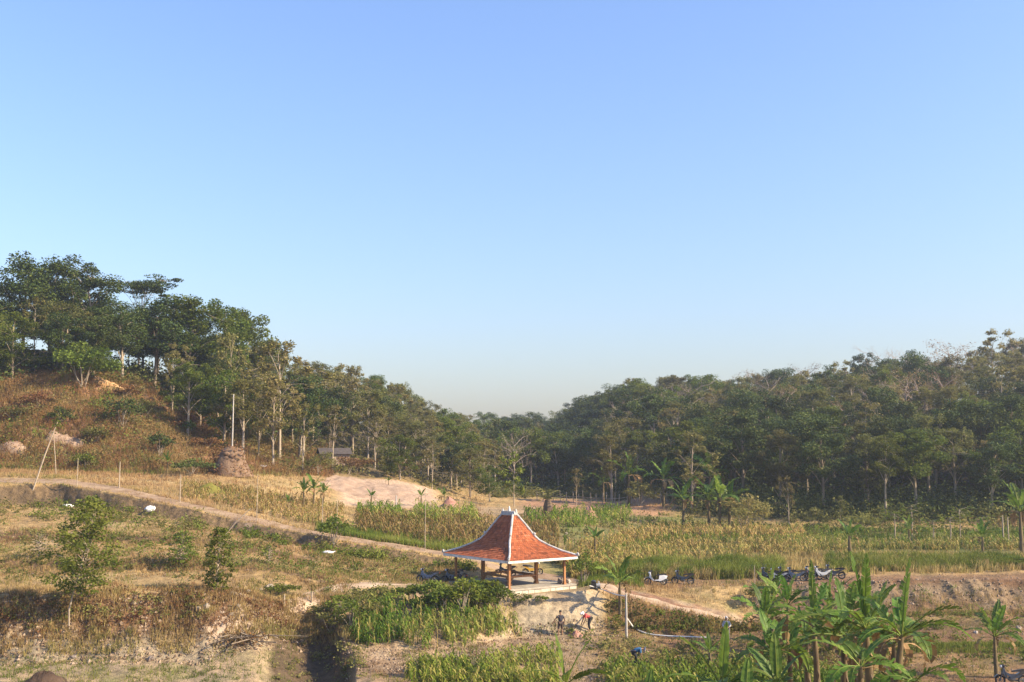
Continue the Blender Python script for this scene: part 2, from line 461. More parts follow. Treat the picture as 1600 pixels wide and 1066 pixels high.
M_GRASSGRN = leaf_mat('green_grass', [(.08, .115, .016), (.13, .165, .024), (.20, .22, .04), (.31, .27, .085)], .35)
M_BRUSH = leaf_mat('dry_brush', [(.080, .048, .024), (.13, .062, .030), (.20, .090, .040), (.23, .125, .055), (.21, .15, .06), (.15, .14, .04)], .25)
# ------------------------------------------------------------------ the ground
def ground_material():
    m = bpy.data.materials.new('ground_earth'); m.use_nodes = True
    nt = m.node_tree; b = nt.nodes['Principled BSDF']
    at = nd(nt, 'ShaderNodeAttribute', attribute_name='soil')
    tc = nd(nt, 'ShaderNodeTexCoord')
    n1 = nd(nt, 'ShaderNodeTexNoise'); n1.inputs['Scale'].default_value = 2.2; n1.inputs['Detail'].default_value = 8; n1.inputs['Roughness'].default_value = .75
    n2 = nd(nt, 'ShaderNodeTexNoise'); n2.inputs['Scale'].default_value = 0.35; n2.inputs['Detail'].default_value = 5
    for n in (n1, n2): nt.links.new(tc.outputs['Object'], n.inputs['Vector'])
    r1 = ramp(nt, n1.outputs['Fac'], [(.28, (.45, .43, .42)), (.5, (.95, .95, .95)), (.72, (1.45, 1.42, 1.35))])
    r2 = ramp(nt, n2.outputs['Fac'], [(.35, (.82, .84, .86)), (.65, (1.16, 1.12, 1.06))])
    a = nd(nt, 'ShaderNodeMix', data_type='RGBA', blend_type='MULTIPLY'); a.inputs[0].default_value = 1
    c = nd(nt, 'ShaderNodeMix', data_type='RGBA', blend_type='MULTIPLY'); c.inputs[0].default_value = 1
    nt.links.new(at.outputs['Color'], a.inputs[6]); nt.links.new(r1, a.inputs[7])
    nt.links.new(a.outputs[2], c.inputs[6]); nt.links.new(r2, c.inputs[7])
    nt.links.new(c.outputs[2], b.inputs['Base Color'])
    b.inputs['Roughness'].default_value = .95; b.inputs['Specular IOR Level'].default_value = .1
    bp = nd(nt, 'ShaderNodeBump'); bp.inputs['Strength'].default_value = .9; bp.inputs['Distance'].default_value = .22
    nt.links.new(n1.outputs['Fac'], bp.inputs['Height']); nt.links.new(bp.outputs[0], b.inputs['Normal'])
    return m

STRAW = np.array((.40, .285, .135)); DRYG = np.array((.31, .21, .098)); TAN = np.array((.42, .315, .20)); PALE = np.array((.52, .42, .28))
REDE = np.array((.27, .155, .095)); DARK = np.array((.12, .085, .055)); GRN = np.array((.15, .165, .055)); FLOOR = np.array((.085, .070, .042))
BRN = np.array((.21, .125, .07)); LTAN = np.array((.44, .32, .225))

def soil_colour(u, t, X, Y):
    n = fbm(X / 5.0, Y / 5.0, 31) * .5 + .5
    n2 = fbm(X / 1.6, Y / 1.6, 33) * .5 + .5
    mix = lambda a, b, w: a * (1 - w)[:, None] + b * w[:, None]
    sel = lambda m: np.clip(m, 0, 1)
    def band(x, a, b, s): return sel((x - a) / s) * sel((b - x) / s)
    c = mix(np.tile(DRYG, (len(u), 1)), STRAW, sel((n - .3) * 2.2))
    c = mix(c, GRN, sel((n2 - .55) * 3) * .6 * sel((u - 300) / 300))
    # low ground in front
    lowL = band(t, 4.0, 6.15, .15) * sel((520 - u) / 30)
    c = mix(c, mix(np.tile(TAN * .82, (len(u), 1)), GRN, sel((n2 - .4) * 2)), lowL)
    lowM = band(t, 4.0, 6.2, .2) * band(u, 540, 1000, 30)
    c = mix(c, mix(np.tile(TAN * .78, (len(u), 1)), BRN, sel((n - .4) * 2)), lowM)
    lowR = band(t, 4.0, 6.3, .2) * sel((u - 900) / 60)
    c = mix(c, mix(mix(np.tile(BRN, (len(u), 1)), DRYG, sel((n - .4) * 2.5)), GRN, sel((n2 - .45) * 2) * .6), lowR)
    c = mix(c, np.tile(DARK * .75, (len(u), 1)), np.exp(-((t - 5.86) / .045) ** 2) * sel((u - 1320) / 40) * .9)  # shadow band along the right bank's foot, painted into the soil colour
    c = mix(c, np.tile(BRN * .8, (len(u), 1)), (np.abs(np.mod(t * 9, 1) - .5) < .2) * sel((u - 1300) / 60) * band(t, 4.9, 5.8, .1) * .5)
    # eroded banks
    bankL = band(t, 5.9, 7.0, .12) * sel((500 - u) / 40)
    up = sel((t - 6.2) / .4 + (n - .5) * 1.6)
    c = mix(c, mix(np.tile(PALE * .62, (len(u), 1)), BRN * .95, up), bankL)
    ris = sel(.5 + .5 * np.cos((t - 8.5) * 2 * np.pi) * 1.6) * band(t, 7.9, 11.2, .1) * sel((520 - u) / 60)
    ris = np.where((t > 9) & (t < 10), 0, ris)
    c = mix(c, mix(np.tile(BRN * .75, (len(u), 1)), DARK, sel((n2 - .4) * 2)), ris * .85)
    c = mix(c, mix(np.tile(TAN, (len(u), 1)), BRN, sel((n2 - .35) * 2)), band(t, 5.6, 7.2, .15) * band(u, 480, 790, 25) * .8)
    cl = band(t, 5.95, 7.05, .08) * band(u, 770, 945, 14)
    c = mix(c, mix(np.tile(PALE * .74, (len(u), 1)), TAN * .66, sel((n2 - .45) * 3)), cl)
    c = mix(c, mix(np.tile(BRN, (len(u), 1)), GRN, sel((n - .4) * 2)), band(t, 6, 7, .1) * band(u, 950, 1190, 15))
    c = mix(c, mix(np.tile(REDE, (len(u), 1)), TAN * .9, sel((n2 - .5) * 4)), band(t, 6.9, 8.1, .12) * band(u, 930, 1220, 15))
    c = mix(c, mix(np.tile(TAN * .54, (len(u), 1)), BRN * .72, sel((n2 - .42) * 2.4 + sel((t - 8.8) * 4) + .5 * (fbm(X / .6, Y / 4, 91)))), band(t, 7.9, 9.5, .15) * sel((u - 1165) / 20))
    c = mix(c, np.tile(BRN, (len(u), 1)), band(t, 9, 10.2, .2) * sel((u - 940) / 40) * .8)
    c = mix(c, np.tile(TAN * .8, (len(u), 1)), band(t, 6.9, 9.5, .3) * band(u, 590, 930, 30) * .7)
    # ditch side under the road
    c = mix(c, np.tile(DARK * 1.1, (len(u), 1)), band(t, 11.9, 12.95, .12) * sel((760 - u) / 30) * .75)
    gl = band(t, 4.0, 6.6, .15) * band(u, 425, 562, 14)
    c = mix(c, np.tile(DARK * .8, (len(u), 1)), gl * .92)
    # fields behind
    fld = band(t, 11, 15.2, .3) * sel((u - 800) / 100)
    c = mix(c, mix(np.tile(DRYG * .8, (len(u), 1)), GRN, sel((n - .2) * 2.4)), fld)
    c = mix(c, np.tile(REDE * 1.3, (len(u), 1)), band(t, 14.75, 15.8, .12) * band(u, 800, 1060, 30) * .85)
    c = mix(c, np.tile(LTAN, (len(u), 1)), band(t, 15.05, 16.05, .1) * band(u, 525, 690, 18) * .95)
    c = mix(c, np.tile(TAN * .75, (len(u), 1)), band(t, 14.9, 15.35, .1) * band(u, 640, 860, 30) * .7)
    # brown hillside on the left, forest floor beyond
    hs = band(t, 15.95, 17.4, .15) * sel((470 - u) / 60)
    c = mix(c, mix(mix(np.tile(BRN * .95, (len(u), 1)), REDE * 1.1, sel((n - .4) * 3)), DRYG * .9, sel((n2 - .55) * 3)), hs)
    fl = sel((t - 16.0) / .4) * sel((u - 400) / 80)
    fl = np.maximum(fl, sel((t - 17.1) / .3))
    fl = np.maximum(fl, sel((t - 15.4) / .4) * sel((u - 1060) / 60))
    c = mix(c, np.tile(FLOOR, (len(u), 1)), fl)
    return c

def build_ground():
    U = np.unique(np.concatenate([np.linspace(-900, -120, 40), np.linspace(-120, 1720, 700), np.linspace(1720, 2500, 40)]))
    Tt = np.concatenate([k + np.arange(SUBS[k]) / SUBS[k] for k in range(NL - 1)] + [[NL - 1 - 1e-6]])
    uu, tt = np.meshgrid(U, Tt)
    Pn = surf(uu.ravel(), tt.ravel())
    nr, nc = uu.shape
    i = np.arange(nr * nc).reshape(nr, nc)
    F = np.stack([i[:-1, :-1], i[:-1, 1:], i[1:, 1:], i[1:, :-1]], -1).reshape(-1, 4)
    g = Geo(); g.add(Pn, F)
    me = g.mesh('ground', smooth=True)
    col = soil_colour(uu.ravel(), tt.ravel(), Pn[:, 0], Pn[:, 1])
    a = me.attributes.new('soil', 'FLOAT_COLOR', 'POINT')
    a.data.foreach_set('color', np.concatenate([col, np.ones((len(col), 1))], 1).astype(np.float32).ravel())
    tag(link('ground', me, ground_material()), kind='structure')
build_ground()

M_ROAD = solid_mat('road_dirt', [(.17, .11, .068), (.28, .195, .125), (.36, .265, .175)], .9, .95, .5, 6, spec=.1)
def build_road(name, pts, wid, mat):
    """worn earth track laid 3-6 cm proud of the ground, with ragged edges"""
    pts = [Vector(p) for p in pts]
    P2 = []
    for a, b in zip(pts[:-1], pts[1:]):
        n = max(2, int((b - a).length / .35))
        P2 += [a.lerp(b, k / n) for k in range(n)]
    P2.append(pts[-1])
    A = np.array([(p.x, p.y) for p in P2])
    for _ in range(12):
        A[1:-1] = (A[:-2] + A[1:-1] * 2 + A[2:]) / 4
    d = np.gradient(A, axis=0); d /= np.linalg.norm(d, axis=1)[:, None]
    nrm = np.stack([-d[:, 1], d[:, 0]], 1)
    n = len(A); rows = []
    ww = np.linspace(wid[0], wid[1], n)
    for k, f in enumerate(np.linspace(-1, 1, 9)):
        w = ww / 2 * f * (1 + .5 * fbm(np.arange(n) * .3, np.full(n, 5.0 * (k > 4)), 44) * (abs(f) > .5))
        q = A + nrm * w[:, None]
        z = height(q[:, 0], q[:, 1]) + .045 - .07 * (abs(f) > .95) - .02 * np.exp(-((abs(f) - .5) / .2) ** 2)
        rows.append(np.stack([q[:, 0], q[:, 1], z], 1))
    V = np.stack(rows, 1).reshape(-1, 3)
    F = [(i * 9 + k, i * 9 + k + 1, (i + 1) * 9 + k + 1, (i + 1) * 9 + k) for i in range(n - 1) for k in range(8)]
    g = Geo(); g.add(V, F)
    tag(link(name, g.mesh(name, True), mat), kind='structure')

road_pts = [surf([u], [13.5])[0] for u in (-250, -60, 40, 110, 160, 200, 260, 300, 350, 400, 450, 500, 560, 620, 680, 740)]
road_pts += [(-.6, 92.6, 0), (2.5, 91.6, 0), (5.0, 88.6, 0), (6.6, 86.0, 0)]
build_road('dirt_road', road_pts, (2.5, 2.0), M_ROAD)
M_FOOT = solid_mat('footpath_dirt', [(.26, .18, .115), (.38, .28, .19), (.46, .36, .25)], .9, .95, .4, 6, spec=.1)
build_road('footpath', [(6.4, 86.2, 0)] + [surf([u], [7.12])[0] for u in (955, 990, 1040, 1090, 1130, 1165, 1195)], (1.5, 1.0), M_FOOT)
build_road('garden_path', [surf([u], [t])[0] for u, t in ((345, 6.25), (385, 6.5), (420, 6.7), (455, 6.9), (490, 7.2), (530, 7.7), (590, 8.1), (660, 8.3))], (1.5, 1.3), M_FOOT)

# ------------------------------------------------------------------ the haze that fades the far valley
def build_haze():
    bm = bmesh.new(); bmesh.ops.create_cube(bm, size=1)
    me = bpy.data.meshes.new('haze'); bm.to_mesh(me); bm.free()
    m = bpy.data.materials.new('haze_air'); m.use_nodes = True
    nt = m.node_tree; nt.nodes.remove(nt.nodes['Principled BSDF'])
    v = nd(nt, 'ShaderNodeVolumePrincipled')
    v.inputs['Color'].default_value = (.80, .88, 1, 1)
    v.inputs['Density'].default_value = HAZE
    v.inputs['Anisotropy'].default_value = 0.3
    nt.links.new(v.outputs[0], nt.nodes['Material Output'].inputs['Volume'])
    o = link('haze', me, m, loc=(0, 310, 22))
    o.scale = (1500, 700, 56)
    tag(o, kind='stuff')
HAZE = 0.0003
build_haze()

# ------------------------------------------------------------------ trees: one of each kind, then copies
def limb_path(g, a, b, r0, r1, sag=.12, n=5):
    a = np.asarray(a, float); b = np.asarray(b, float)
    L = np.linalg.norm(b - a); k = np.linspace(0, 1, n)[:, None]
    off = g.normal(size=3) * L * .07; off[2] += L * sag
    return a * (1 - k) + b * k + off * np.sin(k * np.pi), np.linspace(r0, r1, n)

def make_tree(kind, H, Rc, seed, leafm, barkm, nl, ls, trunk_h=.4, nb=11, flat=0.0, sparse=0.0, top=.55, tr=.018):
    """tapered trunk with limbs; crown = leaf clumps at the limb ends"""
    g = np.random.default_rng(seed)
    T = Geo(); C = Geo()
    lean = g.normal(size=2) * .02 * H
    tp = [(lean[0] * k ** 2 + .05 * H * .1 * math.sin(k * 5 + seed), lean[1] * k ** 2, H * (top + .25) * k) for k in np.linspace(0, 1, 7)]
    tp[0] = (tp[0][0], tp[0][1], -.4)
    r0 = H * tr
    T.tube(tp, [r0 * (1.25 - .25 * min(1, k * 6)) * (1 - .72 * k) for k in np.linspace(0, 1, 7)], 7)
    tips = []
    for i in range(nb):
        th = i * 2.4 + g.random() * .8
        fr = (i + .5) / nb
        zz = H * (trunk_h + (1 - trunk_h) * .94 * fr)
        prof = math.sin(math.pi * (0.18 + 0.74 * fr)) ** .7
        rr = Rc * prof * (.28 + .72 * g.random())
        if flat: zz = H * (.84 + .14 * g.random()); rr = Rc * math.sqrt(fr) * .95
        if i == nb - 1: rr *= .2
        tip = np.array([lean[0] + rr * math.cos(th), lean[1] + rr * math.sin(th), zz])
        k = max(.2, min(.98, (zz / H - (.22 if not flat else .3)) / (top + .25)))
        base = np.array([lean[0] * k ** 2, lean[1] * k ** 2, H * (top + .25) * k])
        pts, rad = limb_path(g, base, tip, r0 * .38 * (1 - .5 * k), r0 * .08)
        T.tube(pts, rad, 5, cap=False)
        tips.append(tip)
        for q in range(3):
            t2 = tip + g.normal(size=3) * Rc * .28 * np.array([1, 1, .5 if not flat else .1])
            pts, rad = limb_path(g, pts[3], t2, r0 * .14, r0 * .04, .05, 4)
            T.tube(pts, rad, 4, cap=False); tips.append(t2)
    n_each = nl // len(tips)
    for tip in tips:
        br = Rc * (.17 + .17 * g.random()); cz = (.6 + .25 * g.random()) if not flat else .18
        d = g.normal(size=(n_each, 3)); d /= np.linalg.norm(d, axis=1)[:, None]
        rad = g.random(n_each) ** (.38 if not sparse else .6)
        c = tip + d * (rad * br)[:, None] * np.array([1, 1, cz])
        if sparse:
            keep = vnoise(c[:, 0] * 1.6 + 31, c[:, 1] * 1.6 + c[:, 2] * 1.1, seed) > sparse
            c = c[keep]
        C.cards(c, ls * (.6 + .8 * g.random(len(c))), np.clip(.28 + .3 * g.random() + .30 * g.normal(size=len(c)) * .7, 0, 1), g, .25)
    root = link(kind, None)
    link('trunk', T.mesh('trunk', True), barkm, root)
    link('crown', C.mesh('crown'), leafm, root)
    root['H'] = H
    return root

def make_bare(kind, H, Rc, seed, leafm=None):
    g = np.random.default_rng(seed); T = Geo(); C = Geo()
    r0 = H * .014
    T.tube([(0, 0, -.3), (.05, 0, H * .3), (.1, .1, H * .6), (0, .1, H * .9)], [r0 * 1.2, r0 * .9, r0 * .6, r0 * .15], 6)
    ends = []
    for i in range(14):
        k = .3 + .6 * (i + .5) / 14; th = i * 2.4
        b = np.array([.08 * k, .1 * k, H * k]); L = Rc * (1.1 - .6 * abs(k - .55))
        tip = b + np.array([math.cos(th) * L, math.sin(th) * L, H * .18])
        pts, rad = limb_path(g, b, tip, r0 * .45, r0 * .08); T.tube(pts, rad, 4, cap=False)
        for q in range(7):
            s0 = pts[1 + q % 4]; e = s0 + (g.normal(size=3) * .32 + np.array([math.cos(th) * .3, math.sin(th) * .3, .55])) * Rc * .5
            p2, r2 = limb_path(g, s0, e, r0 * .14, r0 * .05, .05, 3); T.tube(p2, r2, 3, cap=False)
            for w in range(4):
                e2 = e + (g.normal(size=3) * .5 + np.array([0, 0, .4])) * Rc * .22
                C.tube([p2[1 + w % 2], e2], [r0 * .06, r0 * .035], 3, cap=False)
            if leafm is not None:
                C.cards(e + g.normal(size=(5, 3)) * .35, .3, g.random(5), g)
    root = link(kind, None)
    link('trunk', T.mesh('trunk', True), M_TWIG, root)
    link('crown', C.mesh('crown'), M_TWIG if leafm is None else leafm, root)
    root['H'] = H
    return root

def make_palm(H, seed, nfr=16, L=3.6):
    g = np.random.default_rng(seed); T = Geo(); root = link('coconut_palm', None)
    T.tube([(0, 0, -.3), (.3, 0, H * .3), (.35, .1, H * .7), (.2, .1, H)], [.2, .15, .13, .11], 7)
    link('trunk', T.mesh('trunk', True), M_BARK, root)
    for i in range(nfr):
        F = Geo(); th = i * 2.4; e = 1.1 - 1.5 * (i / nfr)
        p = np.array([.2, .1, H]); pts = [p]; 
        for k in range(7):
            p = p + np.array([math.cos(th) * math.cos(e), math.sin(th) * math.cos(e), math.sin(e)]) * L / 7; e -= .22; pts.append(p)
        F.tube(pts, np.linspace(.05, .01, 8), 3, .6, False)
        sd = np.array([-math.sin(th), math.cos(th), 0])
        for k in range(1, 8):
            for j in range(3):
                for s in (-1, 1):
                    a = pts[k - 1] * (1 - j / 3) + pts[k] * (j / 3)
                    b = a + sd * s * .75 * math.sin(math.pi * (.15 + .8 * k / 8)) + np.array([math.cos(th) * .25, math.sin(th) * .25, -.35])
                    w = (pts[k] - pts[k - 1]) * .13
                    F.add([a - w, a + w, b], [(0, 1, 2)], .3 + .5 * g.random())
        link('frond', F.mesh('frond'), M_DARKLEAF, root)
    root['H'] = H
    return root

PROTO = {
 'dense': [make_tree('broadleaf_tree', 13, 5.0, 11, M_DARKLEAF, M_BARK, 12500, .30), make_tree('broadleaf_tree', 12, 4.3, 12, M_DARKLEAF, M_BARK, 11500, .29, .34, 13),
           make_tree('broadleaf_tree', 14, 4.6, 13, M_DARKLEAF, M_PALE, 11800, .29, .42, 12)],
 'green': [make_tree('leafy_tree', 12, 4.2, 21, M_GREEN, M_PALE, 10500, .28, .5, 11), make_tree('leafy_tree', 14, 3.8, 22, M_GREEN, M_PALE, 10000, .27, .54, 12),
           make_tree('leafy_tree', 10, 3.6, 23, M_GREEN, M_PALE, 9000, .26, .25, 12)],
 'olive': [make_tree('olive_green_tree', 12, 3.8, 31, M_OLIVE, M_PALE, 8600, .27, .48, 11, sparse=.3), make_tree('olive_green_tree', 13.5, 3.4, 32, M_OLIVE, M_PALE, 8000, .27, .5, 12, sparse=.32),
           make_tree('olive_green_tree', 11, 3.6, 33, M_OLIVE, M_BARK, 8600, .27, .3, 12, sparse=.28)],
 'teak':  [make_tree('teak_tree', 13, 2.9, 41, M_TEAK, M_PALE, 5200, .31, .42, 11, sparse=.42, tr=.012), make_tree('teak_tree', 12, 2.5, 42, M_TEAK, M_PALE, 4600, .30, .45, 11, sparse=.45, tr=.012),
           make_tree('teak_tree', 14, 3.1, 43, M_TEAK, M_PALE, 5400, .31, .4, 13, sparse=.45, tr=.012)],
 'bare':  [make_bare('bare_tree', 11, 3.6, 51), make_bare('bare_tree', 12, 3.3, 52, M_DRY)],
 'flat':  [make_tree('flat_topped_tree', 15, 5.2, 61, M_DARKLEAF, M_PALE, 6500, .30, .8, 14, flat=1.0, tr=.012)],
 'young': [make_tree('young_tree', 6.5, 1.9, 71, M_GREEN, M_PALE, 1500, .34, .3, 9, sparse=.3, tr=.011), make_tree('young_tree', 5.5, 1.7, 72, M_OLIVE, M_PALE, 1300, .32, .25, 9, sparse=.3, tr=.011)],
 'palm':  [make_palm(12, 81)],
}
USED = set()
TREES = []          # (object, kind, X, Y, height)
def plant(kind, X, Y, H, label=None, group=None, v=None, rz=None, wide=1.0, dz=0.0):
    L = PROTO[kind]; v = rng.integers(len(L)) if v is None else v
    p = L[v]
    if p.name in USED: o = copy_tree(p)
    else: o = p; USED.add(p.name)
    s = H / p['H']
    o.location = (X, Y, gz(X, Y) - .1 + dz)
    o.scale = (s * wide, s * wide, s)
    o.rotation_euler = (0, 0, rng.random() * 6.28 if rz is None else rz)
    TREES.append([o, kind, X, Y, H, label, group])
    return o

NAMED = [  # kind, px, Y, height, label, width
 ('dense', 28, 158, 15.5, 'tall dark crown cut by the left edge of the photo', 1.1, 0),
 ('dense', 70, 165, 15.0, 'dark broad crown left of the tree with forked pale limbs', 1.0, 1),
 ('dense', 140, 163, 15.8, 'big skyline tree with forked pale limbs under a dark crown', 1.15, 2),
 ('flat', 212, 172, 15.0, 'flat-topped airy tree spreading over the left skyline', 1.0, 0),
 ('teak', 262, 168, 13.2, 'yellowing tree top right of the flat-topped skyline tree', 1.1, 0),
 ('green', 290, 160, 16.5, 'bright green tall crown above the bare hillside edge', 1.15, 0),
 ('dense', 238, 158, 13.5, 'dark rounded crown standing below the flat-topped tree', 1.1, 1),
 ('green', 352, 165, 18.0, 'green crown with a notched top above the pale pole', .95, 1),
 ('green', 370, 172, 17.2, 'last tall green tree before the left skyline drops', .9, 0),
 ('teak', 358, 152, 15.0, 'pale-trunked thin teak rising beside the pale pole', .9, 2),
 ('teak', 437, 150, 17.0, 'tallest half-bare teak with twiggy top left of the valley', 1.2, 2),
 ('teak', 475, 158, 12.2, 'second half-bare teak right of the tallest one', 1.1, 0),
 ('teak', 520, 152, 9.5, 'thin teak with a double trunk near the hut', 1.0, 1),
 ('olive', 575, 178, 11.5, 'olive tree leaning over the roof of the hut', 1.0, 0),
 ('dense', 598, 190, 10.5, 'dark knotty crown on the slope above the tan earth mound', 1.0, 1),
 ('green', 625, 158, 6.6, 'bright green bushy tree behind the tan earth mound', 1.25, 2),
 ('teak', 676, 160, 7.4, 'thin teak with a white trunk right of the earth mound', 1.1, 1),
 ('olive', 735, 165, 7.6, 'olive tree with drooping crown at the valley mouth', 1.15, 2),
 ('green', 765, 158, 5.2, 'low green tree closing the valley mouth on its left', 1.1, 2),
 ('young', 803, 148, 7.2, 'slim lone tree standing against the dark valley', .9, 0),
 ('palm', 757, 300, 12.0, 'coconut palm on the skyline at the head of the valley', 1.2, 0),
 ('teak', 900, 150, 5.6, 'thin small teak at the far end of the stake fence', .8, 1),
 ('dense', 990, 222, 12.5, 'feathery dark crown topping the right skyline first', 1.0, 2),
 ('green', 1045, 222, 12.5, 'green pointed crown on the right skyline', 1.0, 1),
 ('bare', 1080, 232, 11.0, 'pinkish bare crown on the skyline above the banana clump', 1.2, 0),
 ('bare', 1390, 246, 12.5, 'grey twiggy bare crown on the skyline above the motorbikes', 1.3, 0),
 ('bare', 1490, 250, 12.5, 'spreading bare crown on the skyline near the right edge', 1.5, 1),
 ('dense', 1210, 252, 12.0, 'small dark umbrella crown standing out on the right skyline', .8, 0),
 ('dense', 1345, 250, 13.0, 'blocky dark crown left of the grey bare skyline tree', .8, 1),
 ('dense', 1440, 252, 12.5, 'dark small crown right of the grey bare skyline tree', .7, 2),
 ('teak', 1555, 240, 15.5, 'pale teak with a tufted top rising highest at the right', 1.3, 0),
 ('green', 1380, 142, 11.0, 'sunlit bright green column tree at the foot of the right slope', .9, 1),
 ('dense', 1160, 158, 13.0, 'large dark round tree above the banana clump on the right', 1.15, 0),
 ('olive', 955, 168, 10.5, 'rounded olive tree behind the stake fence', 1.25, 0),
 ('teak', 1080, 150, 11.5, 'slender teak with pale straight trunk behind the field bananas', 1.1, 2),
 ('dense', 1460, 158, 12.5, 'round dark crown in the middle of the right slope', 1.1, 2),
 ('teak', 1535, 150, 9.0, 'thin pale teak in the shade near the right edge', 1.0, 1),
 ('teak', 1230, 140, 6.5, 'thin dry sapling tree at the forest edge behind the bikes', .9, 0),
 ('young', 1310, 136, 4.2, 'yellow-leaved crooked sapling before the dark forest', .8, 1),
]
for k, px, Y, H, lab, w, v in NAMED:
    pos = spot(px, Y, 700)
    plant(k, pos.x, pos.y, H, lab, v=v, wide=w)
# ------------------------------------------------------------------ the woods on both slopes
def forest():
    g = np.random.default_rng(99)
    pts = [(T[2], T[3]) for T in TREES]
    n0 = len(pts)
    def fill(n, x0, x1, y0, y1, ok, dmin, kinds, hts):
        c = 0
        X = g.uniform(x0, x1, n); Y = g.uniform(y0, y1, n)
        u, t = ut_of(X, Y)
        for x, y, uu, tt in zip(X, Y, u, t):
            if not ok(uu, tt, y): continue
            d = dmin(uu, tt, y)
            if any((x - a) ** 2 + (y - b) ** 2 < d * d for a, b in pts): continue
            pts.append((x, y)); c += 1
            kk, w = zip(*kinds(uu, tt))
            k = str(g.choice(kk, p=np.array(w) / sum(w)))
            plant(k, x, y, hts(uu, tt, k) * g.uniform(.82, 1.12), wide=g.uniform(.95, 1.25))
        return c
    # left slope: trunks stand from the top of the brown scarp, lower down towards the valley
    def okL(u, t, y):
        if u < -70 or u > 775: return False
        lo = 17.02 if u < 250 else (16.9 - .85 * min(1, (u - 250) / 200))
        if 530 < u < 650 and t < 16.3: return False
        if 476 < u < 578 and t < 16.75: return False
        return lo < t < 18.25
    kL = lambda u, t: ([('dense', .45), ('green', .25), ('olive', .2), ('teak', .3)] if u < 400 else [('teak', .62), ('olive', .36), ('green', .14), ('dense', .05)])
    hL = lambda u, t, k: {'teak': 10.5, 'dense': 10.5, 'green': 10.5, 'olive': 10}.get(k, 9) * (.84 if (u > 480 and t < 16.9) else (.94 if u < 400 else (1.12 if u < 640 else .9)))
    a = fill(9000, -110, -2, 125, 330, okL, lambda u, t, y: 3.6 + .012 * (y - 125) + (2 if t > 17.6 else 0), kL, hL)
    # right slope
    def okR(u, t, y):
        if u < 770 or u > 1690: return False
        if u < 1060: return 16.12 < t < 18.3
        return (15.45 if u > 1140 else 15.75) < t < 18.3
    def kR(u, t):
        if u < 960: return [('dense', .5), ('olive', .25), ('green', .15), ('teak', .15), ('bare', .05)]
        if t < 16.6: return [('dense', .48), ('olive', .36), ('green', .14), ('teak', .14)]
        if u > 1250: return [('olive', .38), ('teak', .36), ('bare', .26), ('dense', .12), ('green', .06)]
        return [('olive', .38), ('dense', .24), ('green', .16), ('bare', .14), ('teak', .18)]
    hR = lambda u, t, k: {'teak': 11.5, 'dense': 12, 'green': 11.5, 'olive': 11.5, 'bare': 10.5}[k]
    b = fill(16000, -10, 150, 136, 400, okR, lambda u, t, y: 4.9 + .008 * (y - 135), kR, hR)
    print('TREES', n0, a, b)
forest()

PLACE = [(90, 'above the leaning pole'), (170, 'above the round bush'), (250, 'above the orange earth scar'), (330, 'left of the white pole'),
 (400, 'behind the white pole'), (480, 'around the tallest teak'), (555, 'around the hut'), (640, 'above the tan earth mound'),
 (705, 'right of the tan earth mound'), (780, 'at the valley mouth'), (865, 'at the valley head'), (940, 'above the palm stump'),
 (1010, 'behind the stake fence'), (1085, 'above the white scooter'), (1165, 'above the banana clump'), (1240, 'above the parked motorbikes'),
 (1320, 'above the crooked sapling'), (1400, 'around the column tree'), (1480, 'above the pale cut bank'), (1560, 'above the papaya saplings'), (9999, 'at the right edge')]
ADJ = {'dense': 'dense dark tree', 'green': 'fresh green tree', 'olive': 'loose olive tree', 'teak': 'sparse yellowing teak', 'bare': 'leafless twiggy tree',
       'flat': 'flat-topped tree', 'young': 'thin young tree', 'palm': 'coconut palm'}
CAT = {'palm': 'palm tree'}
ORD = ['leftmost'] + [k + ' from left' for k in 'second third fourth fifth sixth seventh eighth ninth tenth eleventh twelfth thirteenth'.split()]
def label_trees():
    bins = {}
    for T in TREES:
        o, k, X, Y, H, lab, grp = T
        u, t = ut_of(np.array([X]), np.array([Y])); u = u[0]; t = t[0]
        o['category'] = CAT.get(k, 'tree')
        o['group'] = 'trees on the left slope' if u < 775 else 'trees on the right slope and valley head'
        if lab: o['label'] = lab; continue
        row = 'at the foot' if t < 16.1 else 'low down' if t < 16.6 else 'mid slope' if t < 17.15 else 'high up' if t < 17.7 else 'on the skyline'
        pl = next(p for lim, p in PLACE if u < lim)
        bins.setdefault((ADJ[k], row, pl), []).append((u, o))
    for (a, row, pl), L in bins.items():
        L.sort(key=lambda q: q[0])
        n = len(L)
        for i, (u, o) in enumerate(L):
            if n == 1: s = f'{a} {row} {pl}'
            elif n == 2: s = f'{("left", "right")[i]} one of two {a}s {row} {pl}'
            elif i == n - 1: s = f'rightmost of {a}s {row} {pl}'
            else: s = f'{ORD[min(i, 12)]} of {a}s {row} {pl}'
            o['label'] = s
label_trees()

# ------------------------------------------------------------------ undergrowth, grass and crops
def clumps(name, n, u0, u1, t0, t1, mat, r=1.1, hh=1.0, per=40, size=.42, cond=None, seed=1, kind='stuff'):
    g = np.random.default_rng(seed); G = Geo()
    u = g.uniform(u0, u1, n); t = g.uniform(t0, t1, n)
    if cond is not None:
        k = cond(u, t); u = u[k]; t = t[k]
    B = surf(u, t)
    for b in B:
        s = g.uniform(.5, 1.25)
        c = g.normal(size=(per, 3)) * np.array([r * .55, r * .55, hh * .32]) * s + b + np.array([0, 0, hh * .42 * s])
        c[:, 2] = np.maximum(c[:, 2], b[2] + .05)
        G.cards(c, size * g.uniform(.6, 1.3, per), np.clip(.42 + .62 * float(fbm(b[0] / 5.0, b[1] / 5.0, seed + 3)) + .3 * (g.random() - .5) + .22 * g.random(per), 0, 1), g, .2)
    o = link(name, G.mesh(name), mat); tag(o, kind=kind); return o

